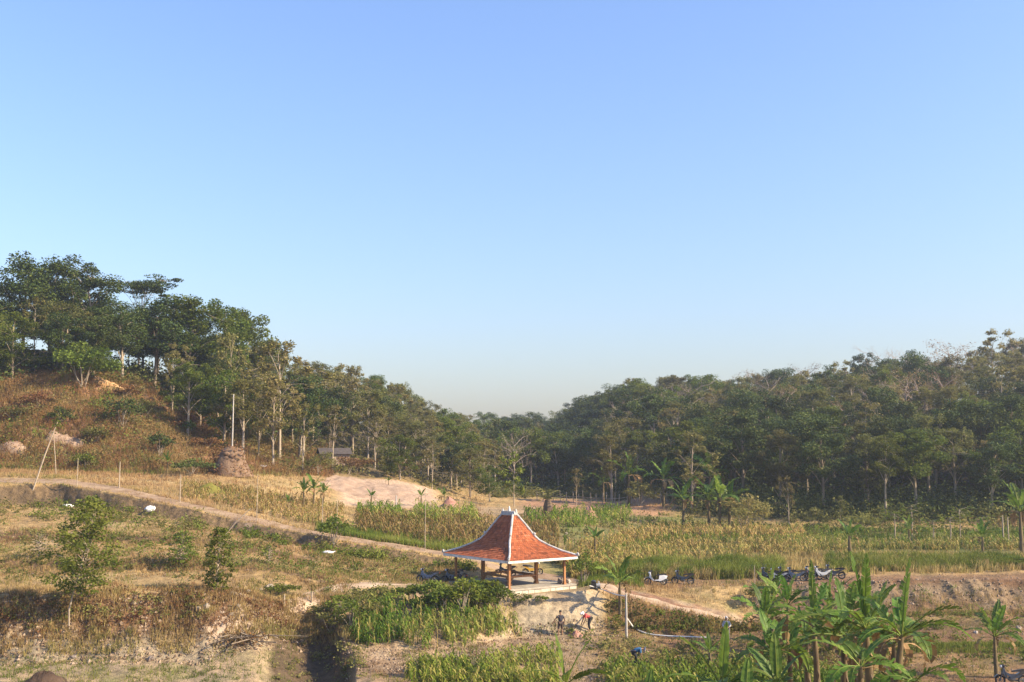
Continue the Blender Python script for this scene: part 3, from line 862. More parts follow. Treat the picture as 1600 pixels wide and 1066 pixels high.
clumps('forest_undergrowth', 1500, 770, 1720, 15.4, 17.6, M_DARKLEAF, 1.9, 1.9, 36, .5, lambda u, t: (t > 16.1) | (u > 1090), 3)
clumps('forest_edge_shrubs', 520, 1050, 1720, 15.25, 16.0, M_DARKLEAF, 1.8, 3.0, 64, .36, None, 103)
clumps('forest_edge_olive_shrubs', 200, 1050, 1720, 15.1, 15.7, M_OLIVE, 1.5, 2.2, 60, .32, None, 104)
clumps('valley_edge_shrubs', 260, 800, 1110, 16.1, 16.6, M_DARKLEAF, 1.8, 3.0, 64, .38, None, 105)
clumps('valley_undergrowth', 420, 430, 790, 16.02, 17.7, M_OLIVE, 1.5, 1.5, 40, .42, lambda u, t: ~((u > 525) & (u < 650) & (t < 16.1)), 4)
clumps('hillside_brush', 1500, -80, 520, 16.0, 17.25, M_BRUSH, 1.2, 1.0, 50, .2, lambda u, t: fbm(u / 40, t * 4, 81) > -.2, 5)
clumps('hillside_shrubbery', 420, -80, 460, 16.0, 17.1, M_OLIVE, 1.3, 1.5, 70, .28, lambda u, t: fbm(u / 60, t * 3, 8) > -.05, 6)
clumps('hillside_green_shrubs', 220, -80, 400, 16.0, 17.0, M_GREEN, 1.1, 1.2, 50, .34, lambda u, t: fbm(u / 50, t * 3, 88) > .1, 66)
clumps('hilltop_undergrowth', 330, -80, 480, 17.0, 17.9, M_DARKLEAF, 2.0, 2.2, 44, .5, None, 7)
clumps('ditch_bushes', 110, -60, 740, 11.3, 12.1, M_OLIVE, .7, .8, 42, .22, lambda u, t: fbm(u / 45, t, 18) > -.15, 8)
clumps('ditch_leaves', 130, 60, 740, 11.4, 12.15, M_GREEN, .6, .7, 40, .26, lambda u, t: fbm(u / 45, t, 28) > .0, 9)
clumps('terrace_weeds', 620, -60, 680, 7.3, 11.9, M_OLIVE, .5, .45, 30, .17, lambda u, t: (fbm(u / 50, t * 2, 38) > .0) | ((np.abs(t - 8.5) < .5) & (u < 520) & (fbm(u / 22, t, 39) > -.1)) | ((np.abs(t - 10.5) < .5) & (u < 520) & (fbm(u / 22, t, 40) > -.1)), 10)
clumps('terrace_herbs', 260, 100, 680, 8.3, 11.9, M_GREEN, .5, .5, 34, .18, lambda u, t: fbm(u / 50, t * 2, 48) > -.05, 11)
clumps('bank_weeds', 90, -60, 470, 6.15, 7.05, M_BRUSH, .5, .45, 34, .18, lambda u, t: t > 6.4, 12)
clumps('bank_herbs', 75, -60, 330, 6.45, 7.0, M_OLIVE, .5, .4, 34, .18, None, 13)
clumps('path_bank_weeds', 75, 945, 1230, 6.1, 6.7, M_OLIVE, .5, .5, 34, .2, None, 14)
clumps('path_bank_herbs', 70, 945, 1260, 6.0, 6.75, M_GREEN, .5, .5, 34, .2, None, 15)
clumps('far_field_herbs', 260, 860, 1640, 13.6, 15.3, M_OLIVE, .8, .8, 40, .28, lambda u, t: (u > 1050) | (t < 14.7), 16)
clumps('fence_hedge', 260, 770, 1120, 15.85, 16.15, M_OLIVE, 1.0, 1.4, 50, .36, None, 17)
clumps('gully_weeds', 90, 432, 575, 5.0, 6.5, M_OLIVE, .4, .35, 34, .16, lambda u, t: fbm(u / 20, t * 4, 95) > -.3, 96)
clumps('garden_weeds', 330, 880, 1640, 5.2, 6.2, M_GREEN, .45, .4, 34, .18, lambda u, t: fbm(u / 60, t * 3, 58) > -.1, 18)
clumps('garden_beans', 260, 930, 1420, 4.9, 5.75, M_OLIVE, .4, .75, 40, .2, None, 19)

def grass(name, n, u0, u1, t0, t1, mat, h, per=5, w=.035, lean=.35, cond=None, seed=1, seg=1):
    g = np.random.default_rng(seed); G = Geo()
    u = g.uniform(u0, u1, n); t = g.uniform(t0, t1, n)
    if cond is not None:
        k = cond(u, t); u = u[k]; t = t[k]
    B = surf(u, t)
    B = np.repeat(B, per, 0) + np.concatenate([g.normal(size=(len(B) * per, 2)) * .13, np.zeros((len(B) * per, 1))], 1)
    tn = np.clip(np.repeat(.38 + .6 * fbm(B[::per, 0] / 3.5, B[::per, 1] / 3.5, seed) + .35 * (g.random(len(u)) - .5), per) + .25 * g.random(len(B)), 0, 1)
    B[:, 2] -= .04
    G.blades(B, h * g.uniform(.5, 1.25, len(B)), w, lean, tn, g, seg)
    o = link(name, G.mesh(name), mat); tag(o, kind='stuff'); return o

patch = lambda s, k, sc=50: (lambda u, t: fbm(u / sc, t * 2.5, s) > k)
grass('dry_grass', 13000, -90, 720, 7.0, 12.0, M_GRASSDRY, .30, 5, .05, .4, lambda u, t: ~((u > 560) & (t < 8.2)) & (fbm(u / 45, t * 4, 77) + .35 * np.abs(np.cos((t - 8) * np.pi)) > -.02), 21)
grass('dry_straw', 5000, -90, 560, 6.1, 7.2, M_GRASSDRY, .42, 5, .05, .5, lambda u, t: fbm(u / 40, t * 2, 5) > -.15, 22)
grass('roadside_grass', 5200, -90, 760, 13.9, 16.2, M_GRASSDRY, .42, 5, .055, .4, lambda u, t: ~((u > 520) & (u < 690) & (t > 15.05)), 23)
grass('hillside_grass', 3600, -90, 480, 15.9, 17.2, M_GRASSDRY, .7, 5, .08, .4, None, 24)
grass('hillside_dry_brush', 9000, -90, 520, 15.95, 17.25, M_BRUSH, .95, 6, .06, .6, None, 138)
grass('bank_dry_brush', 1500, -90, 480, 6.3, 7.1, M_BRUSH, .32, 6, .04, .6, None, 139)
grass('hillside_green_grass', 1800, -90, 260, 15.9, 16.6, M_GRASSGRN, .6, 5, .08, .4, patch(71, -.1), 25)
grass('lower_grass', 2600, -60, 470, 4.6, 6.1, M_GRASSGRN, .24, 5, .04, .4, patch(61, -.05), 26)
grass('terrace_green_grass', 3600, -90, 740, 7.2, 12, M_GRASSGRN, .36, 5, .05, .4, patch(62, .12), 27)
grass('garden_grass', 4200, 540, 1700, 4.7, 6.3, M_GRASSGRN, .26, 5, .04, .4, patch(63, .05), 28)
grass('garden_straw', 3600, 860, 1700, 4.7, 6.4, M_GRASSDRY, .25, 5, .04, .5, None, 29)
grass('shelf_grass', 2600, 930, 1700, 7.2, 9.6, M_GRASSDRY, .38, 5, .045, .4, lambda u, t: ~((t > 8.6) & (u > 1190)) & ((t > 8.2) | (u > 1190)), 30)
grass('path_bank_straw', 900, 945, 1230, 6.2, 6.95, M_GRASSDRY, .4, 5, .05, .5, None, 140)
grass('bank_tufts', 700, 1180, 1700, 7.2, 8.9, M_GRASSGRN, .3, 6, .05, .5, patch(64, .05), 31)
grass('tall_green_grass', 4200, 925, 1215, 10.05, 11.0, M_GRASSGRN, .95, 6, .06, .45, lambda u, t: fbm(u / 16, t * 2, 15) > -.12, 32, 2)
grass('tall_fodder_grass', 4200, 1190, 1700, 10.35, 11.3, M_GRASSGRN, .8, 6, .06, .5, lambda u, t: ((u > 1290) & (fbm(u / 18, t * 3, 14) > -.15)) | (fbm(u / 30, t, 4) > .1), 33, 2)
grass('fodder_straw', 2200, 1190, 1700, 10.2, 11.6, M_GRASSDRY, .6, 6, .06, .5, None, 133, 2)
grass('bund_grass', 1300, 1300, 1700, 5.36, 5.5, M_GRASSGRN, .3, 6, .05, .4, None, 134)
grass('field_edge_straw', 1600, 925, 1215, 10.0, 11.1, M_GRASSDRY, .8, 6, .06, .45, None, 135, 2)
grass('field_green_grass', 4200, 1000, 1700, 12.2, 15.0, M_GRASSGRN, .5, 6, .07, .3, patch(65, -.1, 80), 34, 2)
grass('field_dry_grass', 3600, 900, 1700, 11.5, 15.5, M_GRASSDRY, .4, 6, .06, .4, lambda u, t: (u < 1250) | (fbm(u / 40, t * 5, 78) > .05), 35)
grass('road_grass', 420, -60, 760, 13.38, 13.66, M_GRASSDRY, .2, 5, .05, .5, lambda u, t: fbm(u / 14, t * 2, 79) > -.1, 136)
grass('road_edge_straw', 1900, -60, 760, 12.93, 14.05, M_GRASSDRY, .3, 5, .05, .5, lambda u, t: np.abs(t - 13.5) > .36, 137)
grass('road_verge_grass', 2600, 500, 800, 13.95, 14.25, M_GRASSGRN, .55, 6, .06, .3, None, 36)
grass('pavilion_verge', 900, 905, 1000, 8.6, 10.3, M_GRASSGRN, .45, 6, .05, .35, None, 37)

def maize(name, n, u0, u1, t0, t1, mat, h, nleaf=6, droop=.3, w=.085, cond=None, seed=1, rows=0):
    g = np.random.default_rng(seed); G = Geo()
    u = g.uniform(u0, u1, n); t = g.uniform(t0, t1, n)
    if cond is not None:
        k = cond(u, t); u = u[k]; t = t[k]
    if rows:
        t = np.round(t * rows) / rows + g.normal(size=len(t)) * .11 / rows
    B = surf(u, t); n = len(B)
    hs = h * g.uniform(.6, 1.15, n) * (1 + .25 * fbm(B[:, 0] / 3, B[:, 1] / 3, seed + 1)); tn = np.clip(.5 + .6 * fbm(B[:, 0] / 5, B[:, 1] / 5, seed) + .6 * (g.random(n) - .5), 0, 1)
    G.blades(B, hs, .06, .06, np.clip(tn, 0, .8), g, 2)
    for j in range(nleaf):
        f = (j + .6) / (nleaf + .6); L = .62 * h / 1.8 * g.uniform(.6, 1.2, n) * (1.15 - .5 * abs(f - .45))
        th = g.random(n) * 2 * np.pi
        d = np.stack([np.cos(th), np.sin(th), np.zeros(n)], 1); sd = np.stack([-np.sin(th), np.cos(th), np.zeros(n)], 1); up = np.array([0, 0, 1.])
        p0 = B + up * (hs * f)[:, None]
        dr = droop * g.uniform(.4, 1.6, n)
        p1 = p0 + d * (L * .4)[:, None] + up * (L * .42)[:, None]
        p2 = p0 + d * (L * .85)[:, None] + up * (L * (.45 - dr * .9))[:, None]
        p3 = p0 + d * (L * 1.1)[:, None] + up * (L * (.2 - dr * 1.7))[:, None]
        W = sd * (w / 2)
        V = np.stack([p0 - W * .6, p0 + W * .6, p1 + W, p1 - W, p2 + W * .8, p2 - W * .8, p3], 1).reshape(-1, 3)
        i = np.arange(n)[:, None] * 7
        G.add(V, i + np.array([[0, 1, 2, 3]]), np.repeat(np.clip(tn + .22 * g.normal(size=n), 0, 1), 7))
        o0 = G.n - 7 * n
        G.f.append(i + np.array([[3, 2, 4, 5]]) + o0); G.f.append(i + np.array([[5, 4, 6]]) + o0)
    o = link(name, G.mesh(name), mat); tag(o, kind='stuff'); return o

maize('dry_maize', 1100, 870, 1250, 13.35, 14.15, M_CORNDRY, 1.15, 7, .45, .09, lambda u, t: fbm(u / 30, t * 4, 71) > -.35, 41, rows=8)
maize('dry_maize_behind_road', 1150, 560, 870, 14.1, 14.75, M_CORNDRY, 1.15, 7, .45, .09, None, 42, rows=9)
maize('dry_maize_stubble', 800, 290, 540, 14.15, 15.0, M_CORNDRY, .8, 4, .5, .09, None, 43)
maize('maize_by_the_shelf', 900, 890, 1270, 11.4, 12.8, M_CORNDRY, 1.05, 7, .45, .09, lambda u, t: fbm(u / 25, t * 3, 72) > -.4, 44, rows=6)
maize('right_field_maize', 700, 1250, 1680, 12.0, 12.7, M_CORNDRY, .95, 6, .4, .09, None, 45, rows=6)
maize('green_maize_behind', 900, 560, 1000, 14.6, 15.0, M_CORNGRN, 1.4, 6, .35, .10, lambda u, t: fbm(u / 40, t, 66) > -.2, 46)
maize('green_maize_right', 2100, 880, 1660, 12.0, 14.6, M_CORNGRN, 1.0, 6, .35, .09, lambda u, t: (np.abs(t - 13.05) < .25) | ((u > 1230) & (np.abs(t - 12.3) < .18)) | ((u > 1100) & (np.abs(t - 13.75) < .14)) | ((np.abs(t - 14.35) < .2) & (fbm(u / 60, t * 3, 67) > -.3)), 47)
maize('green_maize_crop', 640, 545, 815, 5.95, 6.72, M_CORNGRN, 1.2, 8, .35, .07, lambda u, t: (u < 815 - 60 * (t - 6.0)) & (fbm(u / 14, t * 6, 48) > -.28 + .9 * np.clip((585 - u) / 45, 0, 1) + .8 * np.clip((6.1 - t) / .15, 0, 1)), 48)
maize('dry_stalks_in_crop', 70, 560, 800, 6.02, 6.7, M_CORNDRY, 1.6, 4, .5, .06, None, 51)
maize('young_green_maize', 640, 635, 870, 4.6, 5.5, M_CORNGRN, 1.1, 7, .35, .085, lambda u, t: fbm(u / 14, t * 6, 49) > -.3 + .8 * np.clip((5.6 - .0 * u - (5.6 - t) - 5.25) / .25, 0, 1) + .8 * np.clip((670 - u) / 35, 0, 1), 49)
maize('maize_among_bananas', 420, 940, 1300, 4.5, 5.2, M_CORNGRN, 1.2, 7, .4, .10, None, 50)

def clods(name, n, u0, u1, t0, t1, mat, r, cond=None, seed=1):
    """small lumps of earth and stone strewn over bare ground"""
    g = np.random.default_rng(seed); G = Geo(); u = g.uniform(u0, u1, n); t = g.uniform(t0, t1, n)
    if cond is not None:
        k = cond(u, t); u = u[k]; t = t[k]
    B = surf(u, t); n = len(B); rr = r * (.35 + g.random(n) ** 2.2)
    O = np.array([[1, 0, 0], [-1, 0, 0], [0, 1, 0], [0, -1, 0], [0, 0, .8], [0, 0, -.8]], float)
    V = B[:, None, :] + O[None] * rr[:, None, None] * g.uniform(.55, 1.2, (n, 6, 1))
    F = np.array([[0, 2, 4], [2, 1, 4], [1, 3, 4], [3, 0, 4], [2, 0, 5], [1, 2, 5], [3, 1, 5], [0, 3, 5]])
    G.add(V.reshape(-1, 3), (np.arange(n)[:, None, None] * 6 + F[None]).reshape(-1, 3), np.repeat(g.random(n), 6))
    tag(link(name, G.mesh(name), mat), kind='stuff')
M_CLOD = tint_mat('earth_clods', [(.11, .075, .05), (.18, .125, .08), (.25, .18, .12), (.32, .245, .175)], .95)
clods('bank_clods', 2600, -60, 480, 5.85, 7.0, M_CLOD, .15, None, 501)
clods('garden_clods', 2600, 540, 1650, 5.0, 6.1, M_CLOD, .10, None, 502)
clods('cliff_rubble', 380, 770, 960, 5.9, 6.3, M_CLOD, .10, None, 503)
clods('cut_bank_clods', 1800, 1170, 1650, 7.6, 9.1, M_CLOD, .13, None, 504)
clods('shelf_clods', 900, 940, 1650, 9.0, 10.2, M_CLOD, .08, None, 505)
clods('terrace_clods', 1500, -60, 700, 7.1, 12, M_CLOD, .09, None, 506)
clods('road_stones', 700, -60, 740, 12.95, 14.1, M_CLOD, .08, None, 507)
clods('ridge_clods', 900, 545, 860, 5.2, 6.05, M_CLOD, .10, None, 508)
clumps('dead_leaf_litter', 420, 540, 1650, 5.0, 6.2, M_DRY, .6, .05, 26, .11, None, 510)
clumps('bank_leaf_litter', 260, -60, 480, 5.9, 7.0, M_DRY, .6, .05, 26, .11, None, 511)
# ------------------------------------------------------------------ the open pavilion
M_TILE = tint_mat('terracotta_tiles', [(.15, .048, .022), (.27, .078, .030), (.36, .108, .042), (.38, .15, .08)], .8)
M_WHITE = solid_mat('white_paint', [(.36, .34, .30), (.60, .58, .54), (.70, .68, .64)], 2.2, .8, .15, 12)
M_GREYCAP = solid_mat('grey_white_mortar', [(.22, .215, .20), (.42, .415, .40), (.55, .545, .53)], 3, .85, .3, 10)
M_WOOD = solid_mat('varnished_wood', [(.20, .085, .03), (.34, .155, .06), (.42, .21, .09)], 2, .5, .2, 10, stretch=(4, 4, .4))
M_DECK = solid_mat('roof_underside', [(.10, .07, .045), (.16, .11, .07)], 3, .9)
M_CEMENT = solid_mat('cement', [(.22, .195, .155), (.33, .295, .24), (.42, .38, .32)], 1.4, .9, .3, 8)
M_BLOCK = solid_mat('whitewashed_stone', [(.34, .29, .22), (.48, .42, .33), (.58, .53, .44)], 1.6, .9, .5, 6)

def pavilion():
    root = thing('pavilion', (PAV[0], PAV[1], 0), 'open wooden pavilion with orange tiled roof and white ridges on a cement platform', 'pavilion', rz=math.atan2(.602, .798))
    rings = [(3.28, 4.30, 2.62), (2.45, 3.30, 2.98), (1.85, 2.50, 3.36), (1.42, 1.92, 3.72), (1.16, 1.66, 4.06), (.66, 1.16, 4.92), (.16, .66, 5.72)]
    g = np.random.default_rng(3); T = Geo(); D = Geo()
    def corner(k, i):
        x, y, z = rings[k]; sx, sy = [(-1, -1), (1, -1), (1, 1), (-1, 1)][i % 4]
        return np.array([sx * x, sy * y, z])
    for i in range(4):
        for k in range(len(rings) - 1):
            A, B = corner(k, i), corner(k, i + 1); A2, B2 = corner(k + 1, i), corner(k + 1, i + 1)
            up = ((A2 + B2) - (A + B)) / 2; n = np.cross(B - A, up); n /= np.linalg.norm(n)
            D.add([A - n * .05, B - n * .05, B2 - n * .05, A2 - n * .05], [(0, 1, 2, 3)])
            rows = max(2, int(round(np.linalg.norm(up) / .21)))
            for r in range(rows):
                f0, f1 = r / rows, (r + 1.18) / rows
                a0, b0 = A + (A2 - A) * f0, B + (B2 - B) * f0; a1, b1 = A + (A2 - A) * f1, B + (B2 - B) * f1
                w = np.linalg.norm(b0 - a0); cols = max(1, int(round(w / .2)))
                tone = .12 * g.random()
                for c in range(cols):
                    s0, s1 = (c + .04) / cols, (c + .96) / cols
                    j = g.normal(size=4) * .005
                    p = [a0 + (b0 - a0) * s0 + n * (.045 + j[0]), a0 + (b0 - a0) * s1 + n * (.03 + j[1]), a1 + (b1 - a1) * s1 + n * (.008 + j[2]), a1 + (b1 - a1) * s0 + n * (.012 + j[3])]
                    q = [p[0] - n * .04, p[1] - n * .04]
                    T.add(p + q, [(0, 1, 2, 3), (4, 5, 1, 0)], float(np.clip(.38 + tone + .2 * g.normal(), 0, 1)))
    rf = link('roof', D.mesh('roof'), M_DECK, root)
    tag(link('roof_tiles', T.mesh('roof_tiles'), M_TILE, rf), kind='stuff')
    for i in range(4):
        G = Geo()
        pts = [corner(k, i) + np.array([0, 0, .07]) for k in range(len(rings))]
        d0 = pts[0] - pts[1]; d0 /= np.linalg.norm(d0)
        pts = [pts[0] + d0 * .12 + np.array([0, 0, .09]), pts[0]] + pts[1:]
        G.tube(pts, [.06, .085] + [.085] * (len(pts) - 2), 8)
        for q in (pts[1] + np.array([0, 0, .1]), pts[5] + np.array([0, 0, .12])):
            G.ell(q, (.12, .12, .14), 6, 4)
        link('ridge_cap', G.mesh('ridge_cap'), M_GREYCAP, root)
    G = Geo(); G.box((0, 0, 5.84), (.34, 1.66, .26)); G.box((0, 0, 5.69), (.46, 1.5, .1))
    link('ridge_cap', G.mesh('ridge_cap'), M_GREYCAP, root)
    F = Geo()
    F.tube([(0, 0, 5.92), (0, 0, 6.05), (0, 0, 6.14), (0, .02, 6.26), (0, 0, 6.36)], [.08, .12, .06, .07, .012], 8)
    for s in (-1, 1):
        F.tube([(0, .62 * s, 5.86), (0, .82 * s, 5.94), (0, .88 * s, 6.06), (0, .80 * s, 6.16)], [.09, .08, .055, .015], 6)
    link('finial', F.mesh('finial', True), M_WHITE, root)
    for (c, d) in [((0, -4.26, 2.53), (6.6, .05, .2)), ((0, 4.26, 2.53), (6.6, .05, .2)), ((-3.26, 0, 2.53), (.05, 8.46, .2)), ((3.26, 0, 2.53), (.05, 8.46, .2))]:
        G = Geo(); G.box(c, d); link('fascia_board', G.mesh('fascia_board'), M_WHITE, root)
    ix, iy, ox, oy = 1.29, 1.70, 2.63, 3.48
    for sx in (-1, 1):
        for sy in (-1, 1):
            G = Geo(); G.box((ox * sx, oy * sy, 1.58), (.15, .15, 2.15)); G.box((ox * sx, oy * sy, .56), (.22, .22, .12))
            link('post', G.mesh('post'), M_WOOD, root)
            G = Geo(); G.box((ix * sx, iy * sy, 1.95), (.22, .22, 2.9)); G.box((ix * sx, iy * sy, .58), (.30, .30, .16)); G.box((ix * sx, iy * sy, 2.2), (.28, .28, .12))
            link('post', G.mesh('post'), M_WOOD, root)
    for s in (-1, 1):
        for nm, z, h in (('bench_rail', 1.14, .16), ('beam', 2.66, .2)):
            G = Geo(); G.box((0, iy * s, z), (2 * ix - .22, .12, h)); link(nm, G.mesh(nm), M_WOOD, root)
            G = Geo(); G.box((ix * s, 0, z), (.12, 2 * iy - .22, h)); link(nm, G.mesh(nm), M_WOOD, root)
        G = Geo(); G.box((0, oy * s, 2.5), (2 * ox - .15, .1, .14)); link('beam', G.mesh('beam'), M_WOOD, root)
        G = Geo(); G.box((ox * s, 0, 2.5), (.1, 2 * oy - .15, .14)); link('beam', G.mesh('beam'), M_WOOD, root)
        for q in (-1, 1):      # curved brackets under the rails
            G = Geo(); x0 = q * (ix - .11)
            G.tube([(x0, iy * s, .72), (x0 - q * .1, iy * s, .92), (x0 - q * .30, iy * s, 1.05)], [.05, .055, .04], 5)
            link('bracket', G.mesh('bracket'), M_WOOD, root)
            G = Geo(); y0 = q * (iy - .11)
            G.tube([(ix * s, y0, .72), (ix * s, y0 - q * .1, .92), (ix * s, y0 - q * .30, 1.05)], [.05, .055, .04], 5)
            link('bracket', G.mesh('bracket'), M_WOOD, root)
    G = Geo(); G.box((.2, -.06, .44), (6.86, 7.36, .12)); link('floor_slab', G.mesh('floor_slab'), M_CEMENT, root)
    P_ = Geo(); P_.box((.2, -.06, -.02), (6.56, 7.06, .79)); link('plinth', P_.mesh('plinth'), M_CEMENT, root)
    g2 = np.random.default_rng(8); x = -3.2
    while x < 3.5:                                          # pale stone blocks along the sunlit front edge
        w = g2.uniform(.5, .95); G = Geo(); G.box((x + w / 2, -3.72, .165 - .03 * g2.random()), (w - .04, .16 + .06 * g2.random(), .40 - .05 * g2.random()))
        link('stone_block', G.mesh('stone_block'), M_BLOCK, root); x += w
    bpy.context.view_layer.update()
    return root
PAVO = pavilion()
def pav_pt(x, y, z): return PAVO.matrix_world @ Vector((x, y, z))

# ------------------------------------------------------------------ stones, sacks, mounds
M_ROCK = solid_mat('rough_stone', [(.20, .17, .14), (.34, .29, .24), (.46, .41, .35)], 2.5, .9, .6, 7)
M_DARKROCK = solid_mat('dark_stone', [(.10, .08, .07), (.19, .155, .13), (.30, .26, .22)], 2.5, .9, .6, 7)
M_PALEROCK = solid_mat('pale_limestone', [(.20, .165, .12), (.29, .24, .18), (.38, .33, .26)], 2.5, .9, .5, 7)
M_SACK = solid_mat('white_sack', [(.62, .61, .60), (.76, .76, .76), (.82, .82, .82)], 3, .6, .4, 10)
M_SOIL = solid_mat('dug_soil', [(.035, .022, .014), (.065, .040, .025), (.10, .065, .042)], 1.6, .95, .8, 6)
M_TANSOIL = solid_mat('tan_soil', [(.22, .145, .095), (.31, .215, .145), (.39, .285, .20)], 1.2, .95, .7, 5)
M_REDCLOD = solid_mat('reddish_clods', [(.24, .11, .08), (.36, .19, .14), (.46, .27, .21)], 2, .95, .6, 7)
def rock(name, loc, r, mat, label, cat, group=None, seed=0, sink=.3, flat=(1, .8, .7)):
    G = Geo(); G.ell((0, 0, 0), (r * flat[0], r * flat[1], r * flat[2]), 8, 5, .5, .27, seed)
    o = link(name, G.mesh(name, False), mat, loc=Vector(loc) + Vector((0, 0, r * flat[2] * (1 - 2 * sink) * .9)))
    o.rotation_euler = (0, 0, seed * 1.3); tag(o, label, cat, group); return o
b = pav_pt(2.7, -3.0, .5); rock('boulder', b, .36, M_DARKROCK, 'dark round boulder on the platform at the foot of the right pavilion post', 'boulder', 'round stones on the pavilion platform', 3, .1)
b = pav_pt(3.3, -3.1, .5); rock('boulder', b, .27, M_ROCK, 'grey round stone beside the dark boulder on the platform edge', 'boulder', 'round stones on the pavilion platform', 5, .1)
rock('stone', hit(904, 909), .14, M_PALEROCK, 'small pale stone in the grass right of the platform', 'stone', None, 6)
for i, (px, py, r, l) in enumerate([(421, 921, .42, 'pale upright stone at the top of the eroded bank by the small path'), (323, 952, .38, 'pale stone stuck in the middle of the eroded bank'),
    (365, 930, .26, 'brown stone at the bank top left of the pale upright one'), (388, 926, .22, 'small stone between the brown and the pale one on the bank top'), (408, 923, .2, 'small dark stone touching the pale upright stone'),
    (447, 918, .24, 'stone right of the pale upright one'), (372, 950, .28, 'stone low beside the sandy slope under the bank top'), (362, 962, .22, 'grey stone on the sandy slope above the brush heap'),
    (236, 1032, .30, 'dark stone at the foot of the bank in the middle'), (310, 952, .24, 'brown stone left of the pale stone in the bank'), (115, 1030, .30, 'dark stone in the hollow near the soil pile'),
    (50, 899, .16, 'small whitish stone on the dry terrace at the far left'), (470, 1003, .2, 'small stone at the head of the dark gully'), (415, 1000, .18, 'whitish stone on the shaded path above the gully'),
    (1525, 990, .22, 'stone in the right field before the lone banana'), (1592, 984, .32, 'pale stone at the dark hole near the right edge'), (171, 1012, .2, 'small grey stone low in the left bank'),
    (1206, 836, .45, 'pale rock at the edge of the far green strip'), (885, 835, .25, 'small pale stone before the dry maize'), (972, 866, .25, 'whitish stone at the foot of the dry maize'), (920, 863, .4, 'pale stone behind the young banana by the road')]):
    rock('stone', hit(px, py), r * .8, [M_ROCK, M_PALEROCK, M_DARKROCK][1 if 'pale' in l or 'whit' in l else (2 if 'dark' in l else 0)], l, 'stone', 'loose stones on the slopes and fields', i + 10)

def sack(px, py, L, H, label, rz=0.0, tilt=0.0):
    G = Geo(); G.ell((0, 0, 0), (L / 2, L * .28, H / 2), 10, 6, .5, .13, int(px))
    G.tube([(L * .42, 0, .02), (L * .55, 0, .06), (L * .62, .03, .12)], [H * .25, H * .12, H * .2], 6)
    o = link('sack', G.mesh('sack', True), M_SACK, loc=hit(px, py) + Vector((0, 0, H * .40))); o.rotation_euler = (0, tilt, rz)
    tag(o, label, 'sack', 'white sacks left on the terraces')
sack(108, 793, 1.25, .34, 'flat white sack lying on the dry terrace below the leaning pole', .2, .12)
sack(235, 802, 1.05, .62, 'plump white sack standing under the road bank', .5)
sack(512, 866, 1.0, .30, 'white sack lying among herbs below the road bend', .1)
sack(409, 731, .9, .35, 'small white bundle at the foot of the wood right of the earth stump', .1)
sack(899, 712, .9, .5, 'tiny white bundle in the dark trees at the valley head')
def mound(name, px, py, rx, ry, h, mat, label, cat, seed=1, ring=14):
    c = hit(px, py); G = Geo(); g = np.random.default_rng(seed); V = []; F = []
    nr = 7
    for j in range(nr + 1):
        f = j / nr
        for i in range(ring):
            th = 2 * math.pi * i / ring; k = 1 + .16 * (g.random() - .5)
            x = rx * f * math.cos(th) * k; y = ry * f * math.sin(th) * k
            V.append((x, y, h * (math.cos(f * math.pi) * .5 + .5) * (1 + .35 * (g.random() - .5)) - .15 + (gz(c.x + x, c.y + y) - c.z) * f))
    for j in range(nr):
        for i in range(ring): F.append((j * ring + i, (j + 1) * ring + i, (j + 1) * ring + (i + 1) % ring, j * ring + (i + 1) % ring))
    G.add(V, F); o = link(name, G.mesh(name, True), mat, loc=c); tag(o, label, cat); return o
mound('soil_pile', 70, 1068, 1.9, 1.3, .72, M_SOIL, 'dark brown soil pile cut by the bottom edge of the photo', 'soil pile', 3)
mound('clod_heap', 901, 995, .75, .5, .5, M_REDCLOD, 'low heap of reddish clods between the two workers', 'heap', 4)
mound('straw_heap', 327, 768, 2.3, 1.4, .9, M_CORNDRY, 'pale straw heap at the upper end of the stubble field', 'heap', 5)
mound('earth_clump', 921, 808, 1.3, .9, 1.3, M_REDCLOD, 'reddish earth clump in the bare red field', 'earth clump', 6)
mound('brush_pile', 703, 793, 1.7, 1.0, 1.3, M_REDCLOD, 'pinkish pile of dry brush behind the maize left of the roof', 'brush pile', 7)
def branch_heap():
    p = hit(378, 1004); rt = thing('branch_heap', p, 'dark heap of cut branches and dry leaves on the sandy slope', 'branch heap'); g = np.random.default_rng(8)
    for k in range(34):
        a = g.normal(size=3) * np.array([.8, .5, .1]) + np.array([0, 0, .25]); d = g.normal(size=3) * np.array([.9, .6, .22]); G = Geo()
        G.tube([a - d, a + np.array([0, 0, .12]), a + d], [.035, .03, .012], 5); link('branch', G.mesh('branch'), M_BARK, rt)
    C = Geo(); c = g.normal(size=(420, 3)) * np.array([.85, .5, .22]) + np.array([0, 0, .3]); C.cards(c, .17, .4 * g.random(420), g); tag(link('dead_leaves', C.mesh('dead_leaves'), M_BRUSH, rt), kind='stuff')
branch_heap()
